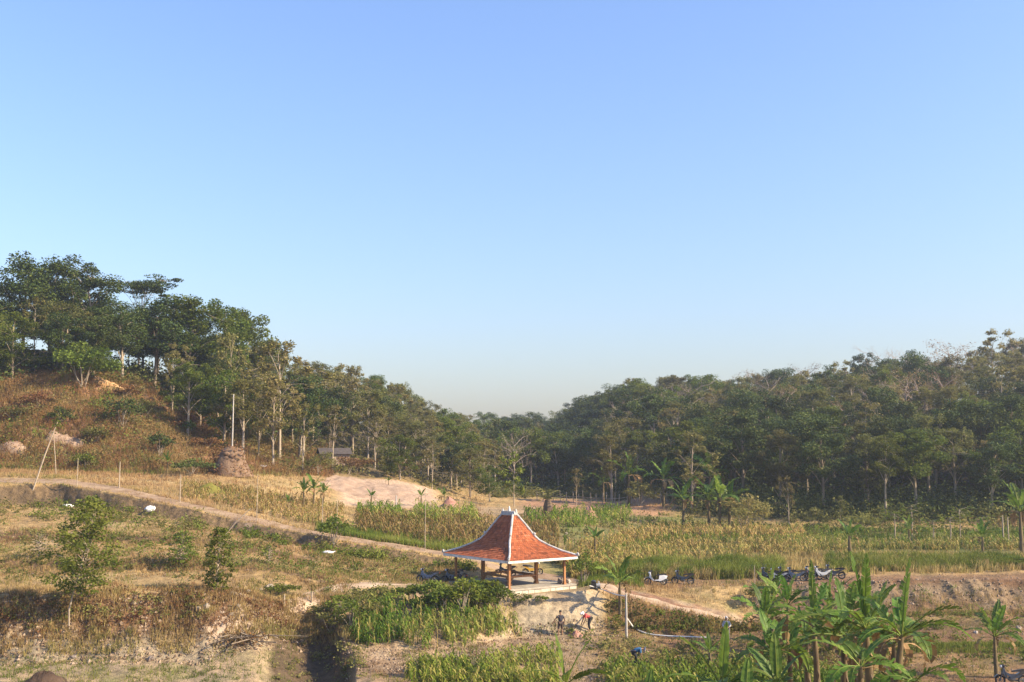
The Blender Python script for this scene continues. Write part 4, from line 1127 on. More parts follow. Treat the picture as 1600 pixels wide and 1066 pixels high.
def tan_mound():
    c = hit(590, 778); G = Geo(); g = np.random.default_rng(9); V = []; F = []
    nu, nv = 60, 30
    for j in range(nv):
        for i in range(nu):
            x = -7.2 + 15.5 * i / (nu - 1); y = -2.5 + 15 * j / (nv - 1)
            e = (1 - abs((i / (nu - 1) - .44) / .56) ** 2.2) * (1 - abs((j / (nv - 1) - .55) / .55) ** 2.4)
            z = gz(c.x + x, c.y + y) - c.z - .3 + max(0, e) * 1.0 + .35 * max(0, e) ** .5 * float(fbm(x / 2.2, y / 5., 3)) + .16 * float(fbm(x / .7, y / 1.1, 4)) * (e > 0)
            V.append((x, y, z))
    for j in range(nv - 1):
        for i in range(nu - 1): F.append((j * nu + i, j * nu + i + 1, (j + 1) * nu + i + 1, (j + 1) * nu + i))
    G.add(V, F); o = link('earth_mound', G.mesh('earth_mound', True), M_TANSOIL, loc=c); tag(o, 'broad mound of bare tan earth at the foot of the left wood', 'earth mound')
tan_mound()
M_SOIL2 = solid_mat('brown_earth', [(.10, .062, .038), (.17, .108, .068), (.24, .165, .105)], 1.3, .95, .8, 5)
def earth_stump():
    c = hit(361, 741); r = thing('earth_stump', c, 'stump of uncut earth with a pale stony face below the white pole', 'earth stump')
    G = Geo(); g = np.random.default_rng(4); V = []; F = []; n = 12
    for j, (rr, z) in enumerate([(2.1, -.3), (1.8, .7), (1.55, 1.6), (1.3, 2.4), (.9, 3.0), (.1, 3.3)]):
        for i in range(n):
            th = 2 * math.pi * i / n; k = 1 + .42 * (g.random() - .5); V.append((rr * k * math.cos(th) * 1.1, rr * k * math.sin(th), z))
    for j in range(5):
        for i in range(n): F.append((j * n + i, j * n + (i + 1) % n, (j + 1) * n + (i + 1) % n, (j + 1) * n + i))
    G.add(V, F); link('earth_core', G.mesh('earth_core', True), M_SOIL2, r)
    for k in range(9):
        G = Geo(); G.ell((-.35 + .6 * (k % 2) + .15 * g.random(), -1.52 + .045 * k, .2 + .27 * k), (.46, .3, .26), 7, 4, .5, .2, k); link('stone', G.mesh('stone', True), M_SOIL2, r)
    C = Geo(); cc = g.normal(size=(240, 3)) * np.array([1.0, .9, .3]) + np.array([0, 0, 3.0]); C.cards(cc, .22, .2 + .5 * g.random(240), g)
    cc = g.normal(size=(260, 3)) * np.array([.4, .5, 1.0]) + np.array([1.3, -1.0, 1.6]); C.cards(cc[:90], .32, .5 + .3 * g.random(90), g)
    cc = g.normal(size=(240, 3)) * np.array([.35, .5, 1.0]) + np.array([-1.5, -.8, 1.5]); C.cards(cc, .32, .3 * g.random(240), g)
    cc = g.normal(size=(420, 3)) * np.array([1.7, .7, .35]) + np.array([0, -1.2, .3]); C.cards(cc, .26, .2 + .6 * g.random(420), g)
    tag(link('dry_brush', C.mesh('dry_brush'), M_BRUSH, r), kind='stuff')
earth_stump()
def scar(px, py, rx, rz_, label, seed):
    c = hit(px, py, 100, 200); G = Geo(); g = np.random.default_rng(seed); V = []; F = []
    for j in range(7):
        for i in range(13):
            x = rx * (i / 6 - 1); f = j / 6; y = -.5 + f * 1.6
            zz = gz(c.x + x, c.y + y) - c.z + .12 + .25 * g.random() + .5 * math.sin(math.pi * f) * (1 - abs(i / 6 - 1) ** 2)
            if i in (0, 12) or j in (0, 6): zz -= .6
            V.append((x, y, zz))
    for j in range(6):
        for i in range(12): F.append((j * 13 + i, j * 13 + i + 1, (j + 1) * 13 + i + 1, (j + 1) * 13 + i))
    G.add(V, F); o = link('earth_scar', G.mesh('earth_scar', True), rz_, loc=c); tag(o, label, 'earth scar', 'bare scars on the brown slope')
M_ORANGE = solid_mat('orange_earth', [(.40, .22, .10), (.52, .31, .15), (.60, .40, .22)], 1.6, .95, .6, 5)
scar(170, 609, 3.6, M_ORANGE, 'orange bare scar right below the round light green bush', 21)
scar(100, 694, 2.4, M_TANSOIL, 'pale bare ledge at the foot of the brown slope right of the leaning pole', 22)
scar(15, 705, 2.0, M_TANSOIL, 'pale bare ledge at the left edge of the photo', 23)

# ------------------------------------------------------------------ poles and stakes
M_POLE = solid_mat('grey_pole', [(.27, .25, .22), (.38, .355, .32), (.46, .44, .40)], 2, .8, .2, 8)
M_STICK = solid_mat('weathered_stick', [(.22, .17, .12), (.36, .29, .21), (.44, .37, .28)], 2, .9, .3, 8)
def pole(px, py, H, r, label, name='pole', mat=None, lean=(0, 0), top=None, cat='pole', grp='thin poles beside the dirt road', Y=None):
    p = hit(px, py) if Y is None else spot(px, Y, py)
    rt = thing(name, p, label, cat, grp) if top else None
    G = Geo(); G.tube([(0, 0, -.4), (lean[0] * .5, lean[1] * .5, H * .5), (lean[0], lean[1], H)], [r, r * .9, r * .7], 6)
    o = link('shaft' if top else name, G.mesh(name, True), mat or M_STICK, rt, None if top else p)
    if not top: tag(o, label, cat, grp)
    else:
        G = Geo(); g = np.random.default_rng(int(px)); c = g.normal(size=(110, 3)) * np.array([.28, .28, .42]) + np.array([lean[0], lean[1], H]); G.cards(c, .26, g.random(110), g); tag(link('leaf_tuft', G.mesh('leaf_tuft'), M_GREEN, rt), kind='stuff')
    return o
pole(363, 690, 9.2, .10, 'straight white-grey pole standing above the earth stump', mat=M_POLE, grp=None, Y=132)
pole(50, 768, 6.6, .085, 'long bamboo pole leaning right with a green tuft at its top', name='leaning_pole', lean=(2.2, 0), top=True, grp=None)
pole(88, 741, 4.4, .05, 'thin dark pole behind the leaning bamboo pole', lean=(-.5, 0))
pole(186, 763, 2.6, .06, 'short pale pole at the road edge left of the sack')
pole(120, 763, 2.8, .04, 'thin grey pole at the road edge near the leaning pole')
pole(281, 786, 2.6, .05, 'pale pole at the road below the stubble field')
pole(401, 815, 4.2, .035, 'thin dark tall pole standing at the road bend')
pole(503, 848, 3.8, .035, 'thin dark pole left of its twin at the roadside bush')
pole(526, 846, 3.6, .03, 'thin dark pole right of its twin at the roadside bush')
pole(664, 862, 5.0, .03, 'thin tall pole between the road and the dry maize')
pole(345, 838, 2.3, .05, 'fallen branch leaning over the ditch below the road', name='branch', lean=(2.4, .3), cat='branch', grp=None)
pole(619, 796, 1.6, .09, 'white short post at the edge of the dry field', mat=M_POLE, cat='post', grp='posts at the field edges')
pole(1568, 845, 2.9, .09, 'left one of two posts below the orange dead banana leaf', cat='post', grp='posts at the field edges')
pole(1576, 846, 2.6, .09, 'right one of two posts below the orange dead banana leaf', cat='post', grp='posts at the field edges')
pole(1180, 935, 2.4, .03, 'thin stick at the end of the grassy path bank', cat='stick', grp='sticks on the banks')
for i, (px, py) in enumerate([(444, 948), (487, 944), (566, 940)]):
    pole(px, py, .75, .06, ['short pale stump post left on the small path bend', 'short pale stump post beside the small path bend', 'short pale post above the green maize crop'][i], cat='post', grp='stump posts along the small path')
pole(979, 997, 2.9, .085, 'white upright pipe pole carrying the hose beside the banana', name='pipe_pole', mat=M_POLE, cat='pole', grp=None)
def stake_fence():
    rt = thing('stake_fence', hit(960, 796), 'long fence of thin pale stakes between the red field and the valley', 'fence')
    c = rt.location; prev = None
    for i in range(30):
        px = 838 + i * 9.3 + rng.uniform(-2.5, 2.5); p = spot(px, 170 - i * .35, 790)
        G = Geo(); h = rng.uniform(1.3, 2.0); G.tube([(0, 0, -.3), (rng.uniform(-.1, .1), 0, h)], [.07, .055], 5)
        link('stake', G.mesh('stake'), M_STICK, rt, p - c)
        if prev is not None:
            G = Geo(); G.tube([prev - c + Vector((0, 0, .95)), p - c + Vector((0, 0, .95))], .035, 4); link('rail', G.mesh('rail'), M_STICK, rt)
        prev = p
stake_fence()
def hut():
    p = spot(522, 160, 705); rt = thing('hut', p, 'small dark-roofed hut with a pale wall half hidden by teak trunks', 'hut', rz=.35); rt.scale = (.8, .8, .8)
    mw = solid_mat('hut_wall', [(.26, .19, .14), (.40, .30, .23)], 2, .9, .3, 8); mr = solid_mat('rusty_sheet', [(.045, .04, .04), (.09, .075, .07)], 2, .95, .2, 8)
    for c, d in [((0, -1.6, 1.1), (5, .12, 2.2)), ((0, 1.6, 1.1), (5, .12, 2.2)), ((-2.5, 0, 1.1), (.12, 3.08, 2.2)), ((2.5, 0, 1.1), (.12, 3.08, 2.2))]:
        G = Geo(); G.box(c, d); link('wall', G.mesh('wall'), mw, rt)
    for s in (-1, 1):
        G = Geo(); G.add([(-3, s * 2.1, 2.0), (3, s * 2.1, 2.0), (3, 0, 3.1), (-3, 0, 3.1), (-3, s * 2.1, 2.06), (3, s * 2.1, 2.06), (3, 0, 3.16), (-3, 0, 3.16)], [(0, 1, 2, 3), (4, 5, 6, 7), (0, 1, 5, 4), (0, 3, 7, 4), (1, 2, 6, 5)]); link('roof', G.mesh('roof'), mr, rt)
    G = Geo(); G.box((-1.2, -1.68, .9), (1.0, .06, 1.8)); link('door', G.mesh('door'), mr, rt)
hut()
M_HOSE = solid_mat('pale_hose', [(.50, .49, .46), (.66, .65, .62)], 3, .5)
def hose():
    G = Geo()
    a = [hit(921, 921) + Vector((0, 0, .25)), hit(940, 926) + Vector((0, 0, .2)), spot(975, 77.5, 935), spot(979, 76.9, 960)]
    top = hit(979, 997) + Vector((0, 0, 2.75)); a[2] = a[1].lerp(top, .6) + Vector((0, 0, -.1)); a[3] = top
    G.tube([tuple(v) for v in a], .045, 5)
    b = [hit(979, 997) + Vector((0, 0, 1.35))] + [hit(x, y) + Vector((0, 0, .10)) for x, y in ((990, 983), (1000, 990), (1010, 993), (1022, 995), (1045, 997), (1075, 998), (1110, 999))]
    G.tube([tuple(v) for v in b], .05, 5)
    o = link('hose', G.mesh('hose', True), M_HOSE); tag(o, 'pale water hose running from the platform over a pole into the garden', 'hose')
hose()

# ------------------------------------------------------------------ banana plants
def banana_leaf(L, W, az, e0, bend, g, ragged=.5, n=16):
    """midrib that bows over, blade strips each side, torn between the side veins"""
    G = Geo(); d = np.array([math.cos(az), math.sin(az), 0.0]); sd = np.array([-math.sin(az), math.cos(az), 0.0]); up = np.array([0, 0, 1.0])
    p = np.zeros(3); pts = [p.copy()]; dirs = []
    tw = g.normal() * .25
    for k in range(n):
        e = e0 - bend * (k / n) ** 1.5
        v = d * math.cos(e) + up * math.sin(e); dirs.append(v); p = p + v * L / n; pts.append(p.copy())
    pet = 3
    G.tube(pts, np.linspace(.035, .006, n + 1) * (L / 2.2), 4, .85, False)
    base_t = g.uniform(.25, .65)
    for k in range(pet, n):
        f0 = (k - pet) / (n - pet); f1 = (k + 1 - pet) / (n - pet)
        wf = lambda f: W / 2 * max(.04, math.sin(math.pi * min(1, .1 + .9 * f) ** .8) ** .55)
        nrm = np.cross(sd, dirs[k]); nrm /= np.linalg.norm(nrm)
        for s in (-1, 1):
            droop = .2 + .4 * g.random() * ragged + (.7 * ragged if g.random() < .25 * ragged else 0)
            a0, a1 = pts[k], pts[k + 1]
            sv = sd * s * math.cos(tw) + nrm * math.sin(tw) * s
            sl = dirs[k] * .18 * W
            e_0 = a0 + sv * wf(f0) - nrm * wf(f0) * (-.30 + droop) + sl; e_1 = a1 + sv * wf(f1) - nrm * wf(f1) * (-.30 + droop) + sl
            gap = .45 * g.random() ** 2 * ragged
            e_0 = e_0 * (1 - gap) + e_1 * gap
            m0, m1 = (a0 + e_0) / 2 + nrm * .04 * W, (a1 + e_1) / 2 + nrm * .04 * W
            t = float(np.clip(base_t + .12 * g.normal(), 0, 1))
            G.add([a0, a1, m1, m0, e_1, e_0], [(0, 1, 2, 3), (3, 2, 4, 5)], t)
    return G
def make_banana(H, leaves, seed, ragged=.5, dry=0, r=.12, lean=(0, 0)):
    """leaves: (azimuth, elevation, bend, length, width) or None for a set turned round the stem"""
    g = np.random.default_rng(seed); root = link('banana_plant', None); S = Geo()
    S.tube([(0, 0, -.3), (lean[0] * .3, lean[1] * .3, H * .45), (lean[0], lean[1], H)], [r * 1.15, r, r * .55], 8, .5)
    for k in range(5):
        z = H * (.15 + .17 * k); th = k * 2.4
        x = lean[0] * z / H; y = lean[1] * z / H
        S.add([(x + r * math.cos(th), y + r * math.sin(th), z), (x + r * math.cos(th + .9), y + r * math.sin(th + .9), z), (x + 1.6 * r * math.cos(th + .5), y + 1.6 * r * math.sin(th + .5), z - .45)], [(0, 1, 2)], .5)
    link('stem', S.mesh('stem', True), M_STEM, root)
    if isinstance(leaves, int):
        n = leaves; leaves = []
        for k in range(n):
            f = k / max(1, n - 1)
            leaves.append((k * 2.4 + g.random() * .5, 1.45 - 1.0 * f + .1 * g.normal(), .5 + 1.1 * f, H * g.uniform(.75, 1.0), H * .2))
    for (az, e0, bend, L, W) in leaves:
        G = banana_leaf(L, W, az, e0, bend, g, ragged)
        link('leaf', G.mesh('leaf'), M_BANANA, root, (lean[0], lean[1], H * .97))
    for k in range(dry + 1):
        th = g.random() * 6.28
        G = banana_leaf(H * .7, H * .15, th, .3, 2.6, g, 1.0, 8); link('dead_leaf', G.mesh('dead_leaf'), M_BANDRY, root, (lean[0], lean[1], H * .93))
    return root
BPROTO = [make_banana(2.4, 9, 101, .5, 2), make_banana(2.0, 8, 102, .7, 1), make_banana(2.8, 8, 103, .6, 3), make_banana(1.5, 6, 104, .3, 0), make_banana(2.6, 6, 105, .9, 2)]
BH = [4.4, 3.7, 5.0, 2.8, 4.6]
BUSED = set()
def banana(px, py, Ht, label, v, grp='banana plants in the far fields', rz=None, Y=None, off=(0, 0)):
    p = hit(px, py) if Y is None else spot(px, Y, py)
    p = Vector((p.x + off[0], p.y + off[1], 0)); p.z = gz(p.x, p.y)
    if v in BUSED: o = copy_tree(BPROTO[v])
    else: o = BPROTO[v]; BUSED.add(v)
    o.location = p; s = Ht / BH[v] * (.82 if (px < 720 and p.y > 95) else 1.42 if p.y > 95 else 1.05); o.scale = (s, s, s); o.rotation_euler = (0, 0, rng.random() * 6.28 if rz is None else rz)
    tag(o, label, 'banana plant', grp); return o
for a in [(474, 792, 3.6, 'leftmost banana of the clump beside the tan mound', 1), (490, 793, 4.4, 'tallest banana of the clump beside the tan mound', 0), (505, 794, 3.6, 'banana with spreading leaf right in the clump by the tan mound', 2),
          (450, 802, 2.4, 'small banana at the corner of the stubble field', 3), (580, 794, 2.9, 'lone small banana in front of the tan mound', 3), (658, 793, 3.0, 'small banana right of the tan mound', 3),
          (694, 795, 3.2, 'dark-leaved banana with a bare stalk right of the tan mound', 4), (607, 762, 2.0, 'young pale banana shoot behind the tan mound', 3),
          (943, 785, 4.0, 'banana with upright pale leaf behind the stake fence on its left', 4), (983, 790, 5.6, 'tall banana with one long bowed leaf behind the stake fence', 4), (1037, 792, 5.0, 'banana with one upright leaf at the right end of the fence', 4),
          (1068, 822, 4.2, 'full banana plant left of the big field clump', 0), (1110, 800, 6.2, 'tall banana with ragged leaves behind the big field clump', 4), (1108, 826, 4.4, 'left plant of the big field clump', 0),
          (1125, 828, 4.8, 'middle plant of the big field clump', 2), (1140, 826, 4.2, 'right plant of the big field clump', 0), (930, 868, 2.0, 'young banana with one pale leaf at the edge of the dry maize', 3),
          (1328, 872, 2.6, 'young banana with one slanting leaf in the right field', 3), (1421, 852, 2.2, 'small dark banana in the right field before the woods', 1), (1597, 868, 5.2, 'banana cut by the right edge with an orange dead leaf', 2),
          (1536, 870, 2.4, 'small pale banana at the strip end in the right field', 1), (1557, 1060, 4.0, 'lone banana on a dark trunk in the right field', 0), (969, 966, 4.3, 'bright banana rising beside the footpath near the pavilion', 0),
          (261, 741, 3.2, 'young dark banana at the foot of the brown slope', 1), (1208, 1000, 4.6, 'dark banana left behind the foreground clump', 1)]:
    banana(*a)
for a in [(1197, 1030, 4.4, 'dark mid-distance banana at the left end behind the near clump', 0), (1232, 1015, 4.7, 'mid-distance banana behind the shaded left side of the near clump', 2), (1300, 1020, 4.6, 'mid-distance banana left of the twin erect leaves', 1),
          (1330, 1038, 5.0, 'tallest mid-distance banana behind the twin erect leaves', 2), (1372, 1030, 4.4, 'mid-distance banana right of the twin erect leaves', 0), (1110, 1062, 2.6, 'small mid-distance banana left of the broad upright near leaf', 3)]:
    banana(*a, grp='banana plants behind the near clump')

FG = 'banana plants close to the camera'
def fg_banana(px, Y, Htop, label, leaves, seed, ragged=.6, dry=1, lean=(0, 0), r=.13):
    p = spot(px, Y, 1066); o = make_banana(Htop, leaves, seed, ragged, dry, r, lean); o.location = p; tag(o, label, 'banana plant', FG); return o
# (azimuth 0 = right, pi/2 = away), elevation, bend, length, width
def skirt(seed, n, L=2.2, W=.48):
    g = np.random.default_rng(seed)
    return [(k * 2.4 + seed + g.random() * .6, g.uniform(.25, 1.0), g.uniform(1.1, 2.2), L * g.uniform(.75, 1.15), W * g.uniform(.85, 1.15)) for k in range(n)]
fg_banana(1398, 39, 2.95, 'near banana with one broad upright sunlit leaf', [(.5, 1.42, .15, 2.7, .64), (.2, .75, 1.0, 2.6, .55), (-.1, .55, 1.5, 2.6, .5), (2.6, 1.0, .7, 2.0, .5), (3.6, .5, 1.5, 2.2, .5)] + skirt(1, 6), 201, .6, 1, (.3, 0), .16)
fg_banana(1360, 41, 3.25, 'tall near banana with twin erect dark leaves', [(.9, 1.5, .12, 2.7, .56), (2.6, 1.46, .15, 2.8, .5), (3.2, .5, 1.0, 2.9, .6), (.1, 1.15, .6, 2.0, .5)] + skirt(2, 7), 202, .7, 1, (-.1, 0), .16)
fg_banana(1318, 43, 3.05, 'near banana left of the twin-leaved one with ragged leaves', [(1.9, 1.45, .2, 2.2, .5), (2.9, .95, 1.0, 2.2, .5), (3.5, .25, .9, 2.6, .5)] + skirt(3, 7), 203, .9, 2, (.1, 0), .15)
fg_banana(1278, 45, 3.75, 'slender near banana topped by one thin dark spear leaf', [(1.5, 1.52, .05, 2.5, .30), (.4, 1.3, .4, 1.7, .5), (2.7, .7, 1.2, 2.1, .5)] + skirt(4, 7, 1.9), 204, .7, 1, (-.1, 0), .13)
fg_banana(1235, 47, 2.85, 'near banana left of the spear-leaved one in shade', [(.8, 1.2, .6, 1.8, .5), (2.4, 1.1, .8, 1.8, .5)] + skirt(5, 7, 1.9), 205, .6, 1, (0, 0), .13)
fg_banana(1206, 46, 2.65, 'leafy near banana at the left end of the tall clump', [(1.9, 1.3, .4, 1.8, .48), (.6, 1.2, .6, 1.7, .45)] + skirt(6, 7, 1.8), 212, .5, 0, (0, 0), .13)
fg_banana(1345, 37, 1.85, 'short near banana low in the clump with drooping leaves', [(.3, 1.0, 1.0, 1.8, .5), (2.9, .9, 1.1, 1.8, .5)] + skirt(7, 6, 1.8), 206, .6, 1)
fg_banana(1430, 37, 1.35, 'short near banana at the right end of the clump', skirt(9, 6, 1.7), 214, .5, 1)
fg_banana(1335, 47, 3.45, 'shaded near banana behind the ragged-leaved one', skirt(14, 9, 2.0, .45), 216, .8, 2, (0, 0), .14)
fg_banana(1262, 50, 3.65, 'shaded near banana behind the spear-leaved one', skirt(15, 9, 2.0, .45), 217, .8, 1, (0, 0), .14)
fg_banana(1395, 46, 3.05, 'shaded near banana behind the broad upright leaf', skirt(16, 9, 2.0, .45), 218, .8, 1, (.1, 0), .14)
fg_banana(1128, 42, 1.1, 'near banana with a broad upright leaf beside the grey-topped person', [(.6, 1.48, .1, 2.4, .6), (2.5, 1.05, .7, 2.5, .46), (3.1, .55, 1.2, 2.6, .55), (.1, .6, 1.4, 1.9, .55)] + skirt(11, 5, 1.8), 207, .35, 0)
fg_banana(1214, 40, 1.15, 'bright young banana at the bottom edge left of the tall clump', [(1.5, 1.48, .15, 1.8, .45), (2.6, 1.1, .6, 1.6, .45), (.4, 1.0, .8, 1.7, .45)] + skirt(12, 5, 1.6, .45), 208, .3, 0)
fg_banana(1165, 39, .5, 'low young banana at the bottom edge with pale arching leaves', [(1.2, 1.3, .4, 1.6, .42), (2.8, .8, 1.1, 1.6, .42), (.1, .8, 1.1, 1.7, .42)] + skirt(13, 4, 1.5, .4), 209, .3, 0)
fg_banana(884, 41, 1.3, 'young banana tip with a pale upright leaf at the bottom edge', [(2.6, 1.42, .2, 1.8, .5), (.3, 1.2, .5, 1.9, .46), (-.2, .7, 1.2, 1.8, .46), (3.4, .8, 1.1, 1.5, .42), (-1.6, .9, 1.1, 1.4, .42)], 210, .2, 0)
fg_banana(1010, 40, .2, 'small dark banana tip at the bottom edge below the blue worker', [(1.0, 1.4, .3, 1.5, .36), (2.9, 1.0, .8, 1.3, .34), (-.4, .8, 1.0, 1.4, .34), (4.0, .8, 1.0, 1.2, .34)], 211, .3, 0)

# ------------------------------------------------------------------ small trees, shrubs, papayas
def shrub(name, px, py, H, W, mat, label, cat, seed, n=900, ls=.2, stems=7, grp=None, low=.25, Y=None, blobs=9):
    p = hit(px, py) if Y is None else spot(px, Y, py)
    rt = thing(name, p, label, cat, grp); g = np.random.default_rng(seed); S = Geo(); C = Geo()
    for k in range(blobs):
        th = k * 2.4; rr = W * .5 * math.sqrt((k + .4) / blobs); z = H * (low + (1 - low) * (.35 + .6 * g.random()) * (1 - .35 * (rr / (W * .5)) ** 2))
        tip = np.array([rr * math.cos(th), rr * math.sin(th) * .9, z])
        if k < stems:
            pts, rad = limb_path(g, (g.normal() * .08 * W * .5, g.normal() * .08 * W * .5, -.15), tip, .012 * H + .015, .01, .1); S.tube(pts, rad, 5, cap=False)
        m = n // blobs; d = g.normal(size=(m, 3)); d /= np.linalg.norm(d, axis=1)[:, None]
        c = tip + d * (g.random(m) ** .45)[:, None] * np.array([W * .24, W * .24, H * .17])
        c[:, 2] = np.maximum(c[:, 2], .03)
        C.cards(c, ls * g.uniform(.6, 1.35, m), np.clip(.2 + .35 * g.random() + .25 * g.random(m), 0, 1), g, .3)
    link('stem', S.mesh('stem', True), M_PALE, rt); link('crown', C.mesh('crown'), mat, rt); return rt
def sapling(px, py, H, bot, W, mat, label, seed, n=1500, ls=.22, lean=(0, 0), Y=None, name='small_tree'):
    p = hit(px, py) if Y is None else spot(px, Y, py)
    rt = thing(name, p, label, 'small tree', 'small trees on the left terraces'); g = np.random.default_rng(seed); S = Geo(); C = Geo()
    S.tube([(0, 0, -.3), (-lean[0] * .05, 0, H * .15), (lean[0] * .2, 0, H * .32), (lean[0] * .7, lean[1] * .5, H * .65), (lean[0], lean[1], H * .95)], [H * .008, H * .007, H * .0065, H * .005, .012], 6)
    for k in range(44):
        f = (k + .5) / 44; z = bot + (H - bot) * f; th = k * 2.4
        rr = W * .5 * math.sin(math.pi * (.2 + .72 * f)) ** .8 * g.uniform(.15, 1.0)
        a = np.array([lean[0] * z / H, lean[1] * z / H, z * .82]); tip = np.array([lean[0] * z / H + rr * math.cos(th), rr * math.sin(th), z])
        pts, rad = limb_path(g, a, tip, .03, .01); S.tube(pts, rad, 4, cap=False)
        m = n // 44; d = g.normal(size=(m, 3)); d /= np.linalg.norm(d, axis=1)[:, None]
        c = tip + d * (g.random(m) ** .5)[:, None] * np.array([W * .17, W * .17, H * .05])
        C.cards(c, ls * g.uniform(.6, 1.3, m), np.clip(.15 + .5 * g.random() + .2 * g.random(m), 0, 1), g, .2)
    link('trunk', S.mesh('trunk', True), M_PALE, rt); link('crown', C.mesh('crown'), mat, rt)
sapling(108, 984, 7.9, 2.3, 4.6, M_GREEN, 'slim tree with pale bent trunk rooted in the left bank', 301, 5200, .21, (1.2, .3))
sapling(337, 926, 4.1, .3, 2.3, M_GREEN, 'bushy light green young tree at the edge of the dry terrace', 302, 2400, .19, (.2, 0))
sapling(283, 886, 2.6, .3, 2.2, M_GREEN, 'low sprawling young tree left of the bushy light green one', 303, 1100, .18)
sapling(420, 884, 1.6, .2, 1.2, M_GREEN, 'tiny green sapling among dry grass right of the bushy one', 304, 220, .16)
sapling(60, 873, 1.9, .2, 3.0, M_OLIVE, 'low olive bush left of the slim tree on the terrace', 305, 420, .18)
shrub('bush', 130, 604, 5.6, 7.2, M_GREEN, 'round light green bush at the top of the brown slope', 'bush', 311, 2600, .4)
shrub('bush', 132, 736, 2.2, 2.2, M_GREEN, 'small dark green bush at the foot of the brown slope', 'bush', 312, 500, .28)
shrub('bush', 190, 668, 4.2, 4.4, M_DARKLEAF, 'dark bush in the middle of the brown slope', 'bush', 313, 900, .34)
shrub('bush', 300, 741, 1.7, 4.4, M_DARKLEAF, 'flat dark bush left of the earth stump', 'bush', 314, 600, .3)
shrub('bush', 521, 852, 2.6, 2.6, M_GREEN, 'leafy bush standing at the road bend', 'bush', 315, 900, .22)
shrub('bush', 912, 914, 2.5, 1.9, M_GREEN, 'dense green bush at the right corner of the pavilion platform', 'bush', 316, 1100, .18)
shrub('bush', 1165, 832, 4.2, 5.2, M_TEAK, 'yellowish brown bush right of the big field banana clump', 'bush', 317, 1400, .34)
shrub('bush', 1270, 826, 2.4, 3.6, M_OLIVE, 'olive bush at the forest edge behind the maize', 'bush', 318, 700, .32)
shrub('bush', 1345, 832, 2.4, 4.2, M_OLIVE, 'pale leafy bush at the forest edge right of the crooked sapling', 'bush', 319, 800, .32)
shrub('bush', 1000, 790, 3.2, 4.2, M_OLIVE, 'rounded olive bush right of the bowed banana behind the fence', 'bush', 320, 900, .34)
shrub('bush', 640, 746, 2.6, 3.4, M_DRY, 'dry reddish bush behind the tan mound', 'bush', 321, 600, .3)
shrub('bush', 555, 738, 2.4, 5.0, M_BRUSH, 'wide brown brush below the hut', 'bush', 322, 900, .3)
shrub('bush', 497, 742, 3.2, 3.6, M_OLIVE, 'olive bush before the left half of the hut', 'bush', 325, 900, .26)
shrub('bush', 545, 741, 2.6, 3.2, M_DRY, 'dry bush before the right half of the hut', 'bush', 326, 700, .26)
shrub('bush', 1185, 945, 1.7, 2.0, M_OLIVE, 'grassy bush at the end of the path bank', 'bush', 323, 800, .2)
shrub('bush', 1590, 888, 1.2, 2.4, M_GREEN, 'low green bush by the right edge above the cut bank', 'bush', 324, 600, .2)
cas = [(660, 950, 2.2), (690, 953, 2.5), (722, 955, 2.6), (752, 952, 2.3), (676, 938, 2.0), (706, 936, 2.2), (738, 936, 2.2), (775, 950, 1.8), (640, 932, 1.7), (762, 936, 1.9)]
for i, (px, py, h) in enumerate(cas):
    shrub('cassava_shrub', px, py + 14, h * (.62 + .12 * (i * 7 % 5)), 1.9, M_GREEN, f'{["front", "back"][0 if py > 945 else 1]} row cassava shrub, {["far left", "centre left", "middle", "centre right", "left", "centre", "right", "far right", "outermost left", "outermost right"][i]} of the patch under the platform', 'shrub', 330 + i, 640, .22, 7, 'cassava shrubs below the pavilion', .5)
for i, (px, py, h) in enumerate([(520, 985, 1.9), (548, 978, 2.2), (573, 972, 1.9), (530, 958, 1.7), (560, 952, 1.8), (597, 950, 1.7), (505, 968, 1.3), (612, 935, 1.2), (585, 935, 1.2), (440, 925, .8)]):
    shrub('leafy_shrub', px, py + 4, h * .85, 2.1, [M_OLIVE, M_GREEN][i % 2], ['yellowish shrub at the head of the dark gully', 'green shrub left of the maize crop', 'shrub touching the maize crop on its left', 'shrub below the small path bend', 'shrub above the green one beside the maize crop',
          'shrub at the upper left corner of the maize crop', 'leftmost low shrub beside the sandy path', 'low shrub under the sandy path near the pavilion', 'low shrub left of the one under the sandy path', 'tiny dark shrub on the bank top by the stump posts'][i], 'shrub', 350 + i, 520, .19, 6, 'shrubs beside the green maize crop', .15)
for i, (px, py, h) in enumerate([(806, 948, .9), (822, 946, .8), (845, 946, .6)]):
    shrub('cliff_shrub', px, py, h, .9, M_GREEN, ['green tuft on the pale cliff under the platform corner', 'middle green tuft on the pale cliff face', 'right thin tuft on the pale cliff face'][i], 'shrub', 370 + i, 260, .14, 4, 'tufts on the pale cliff')
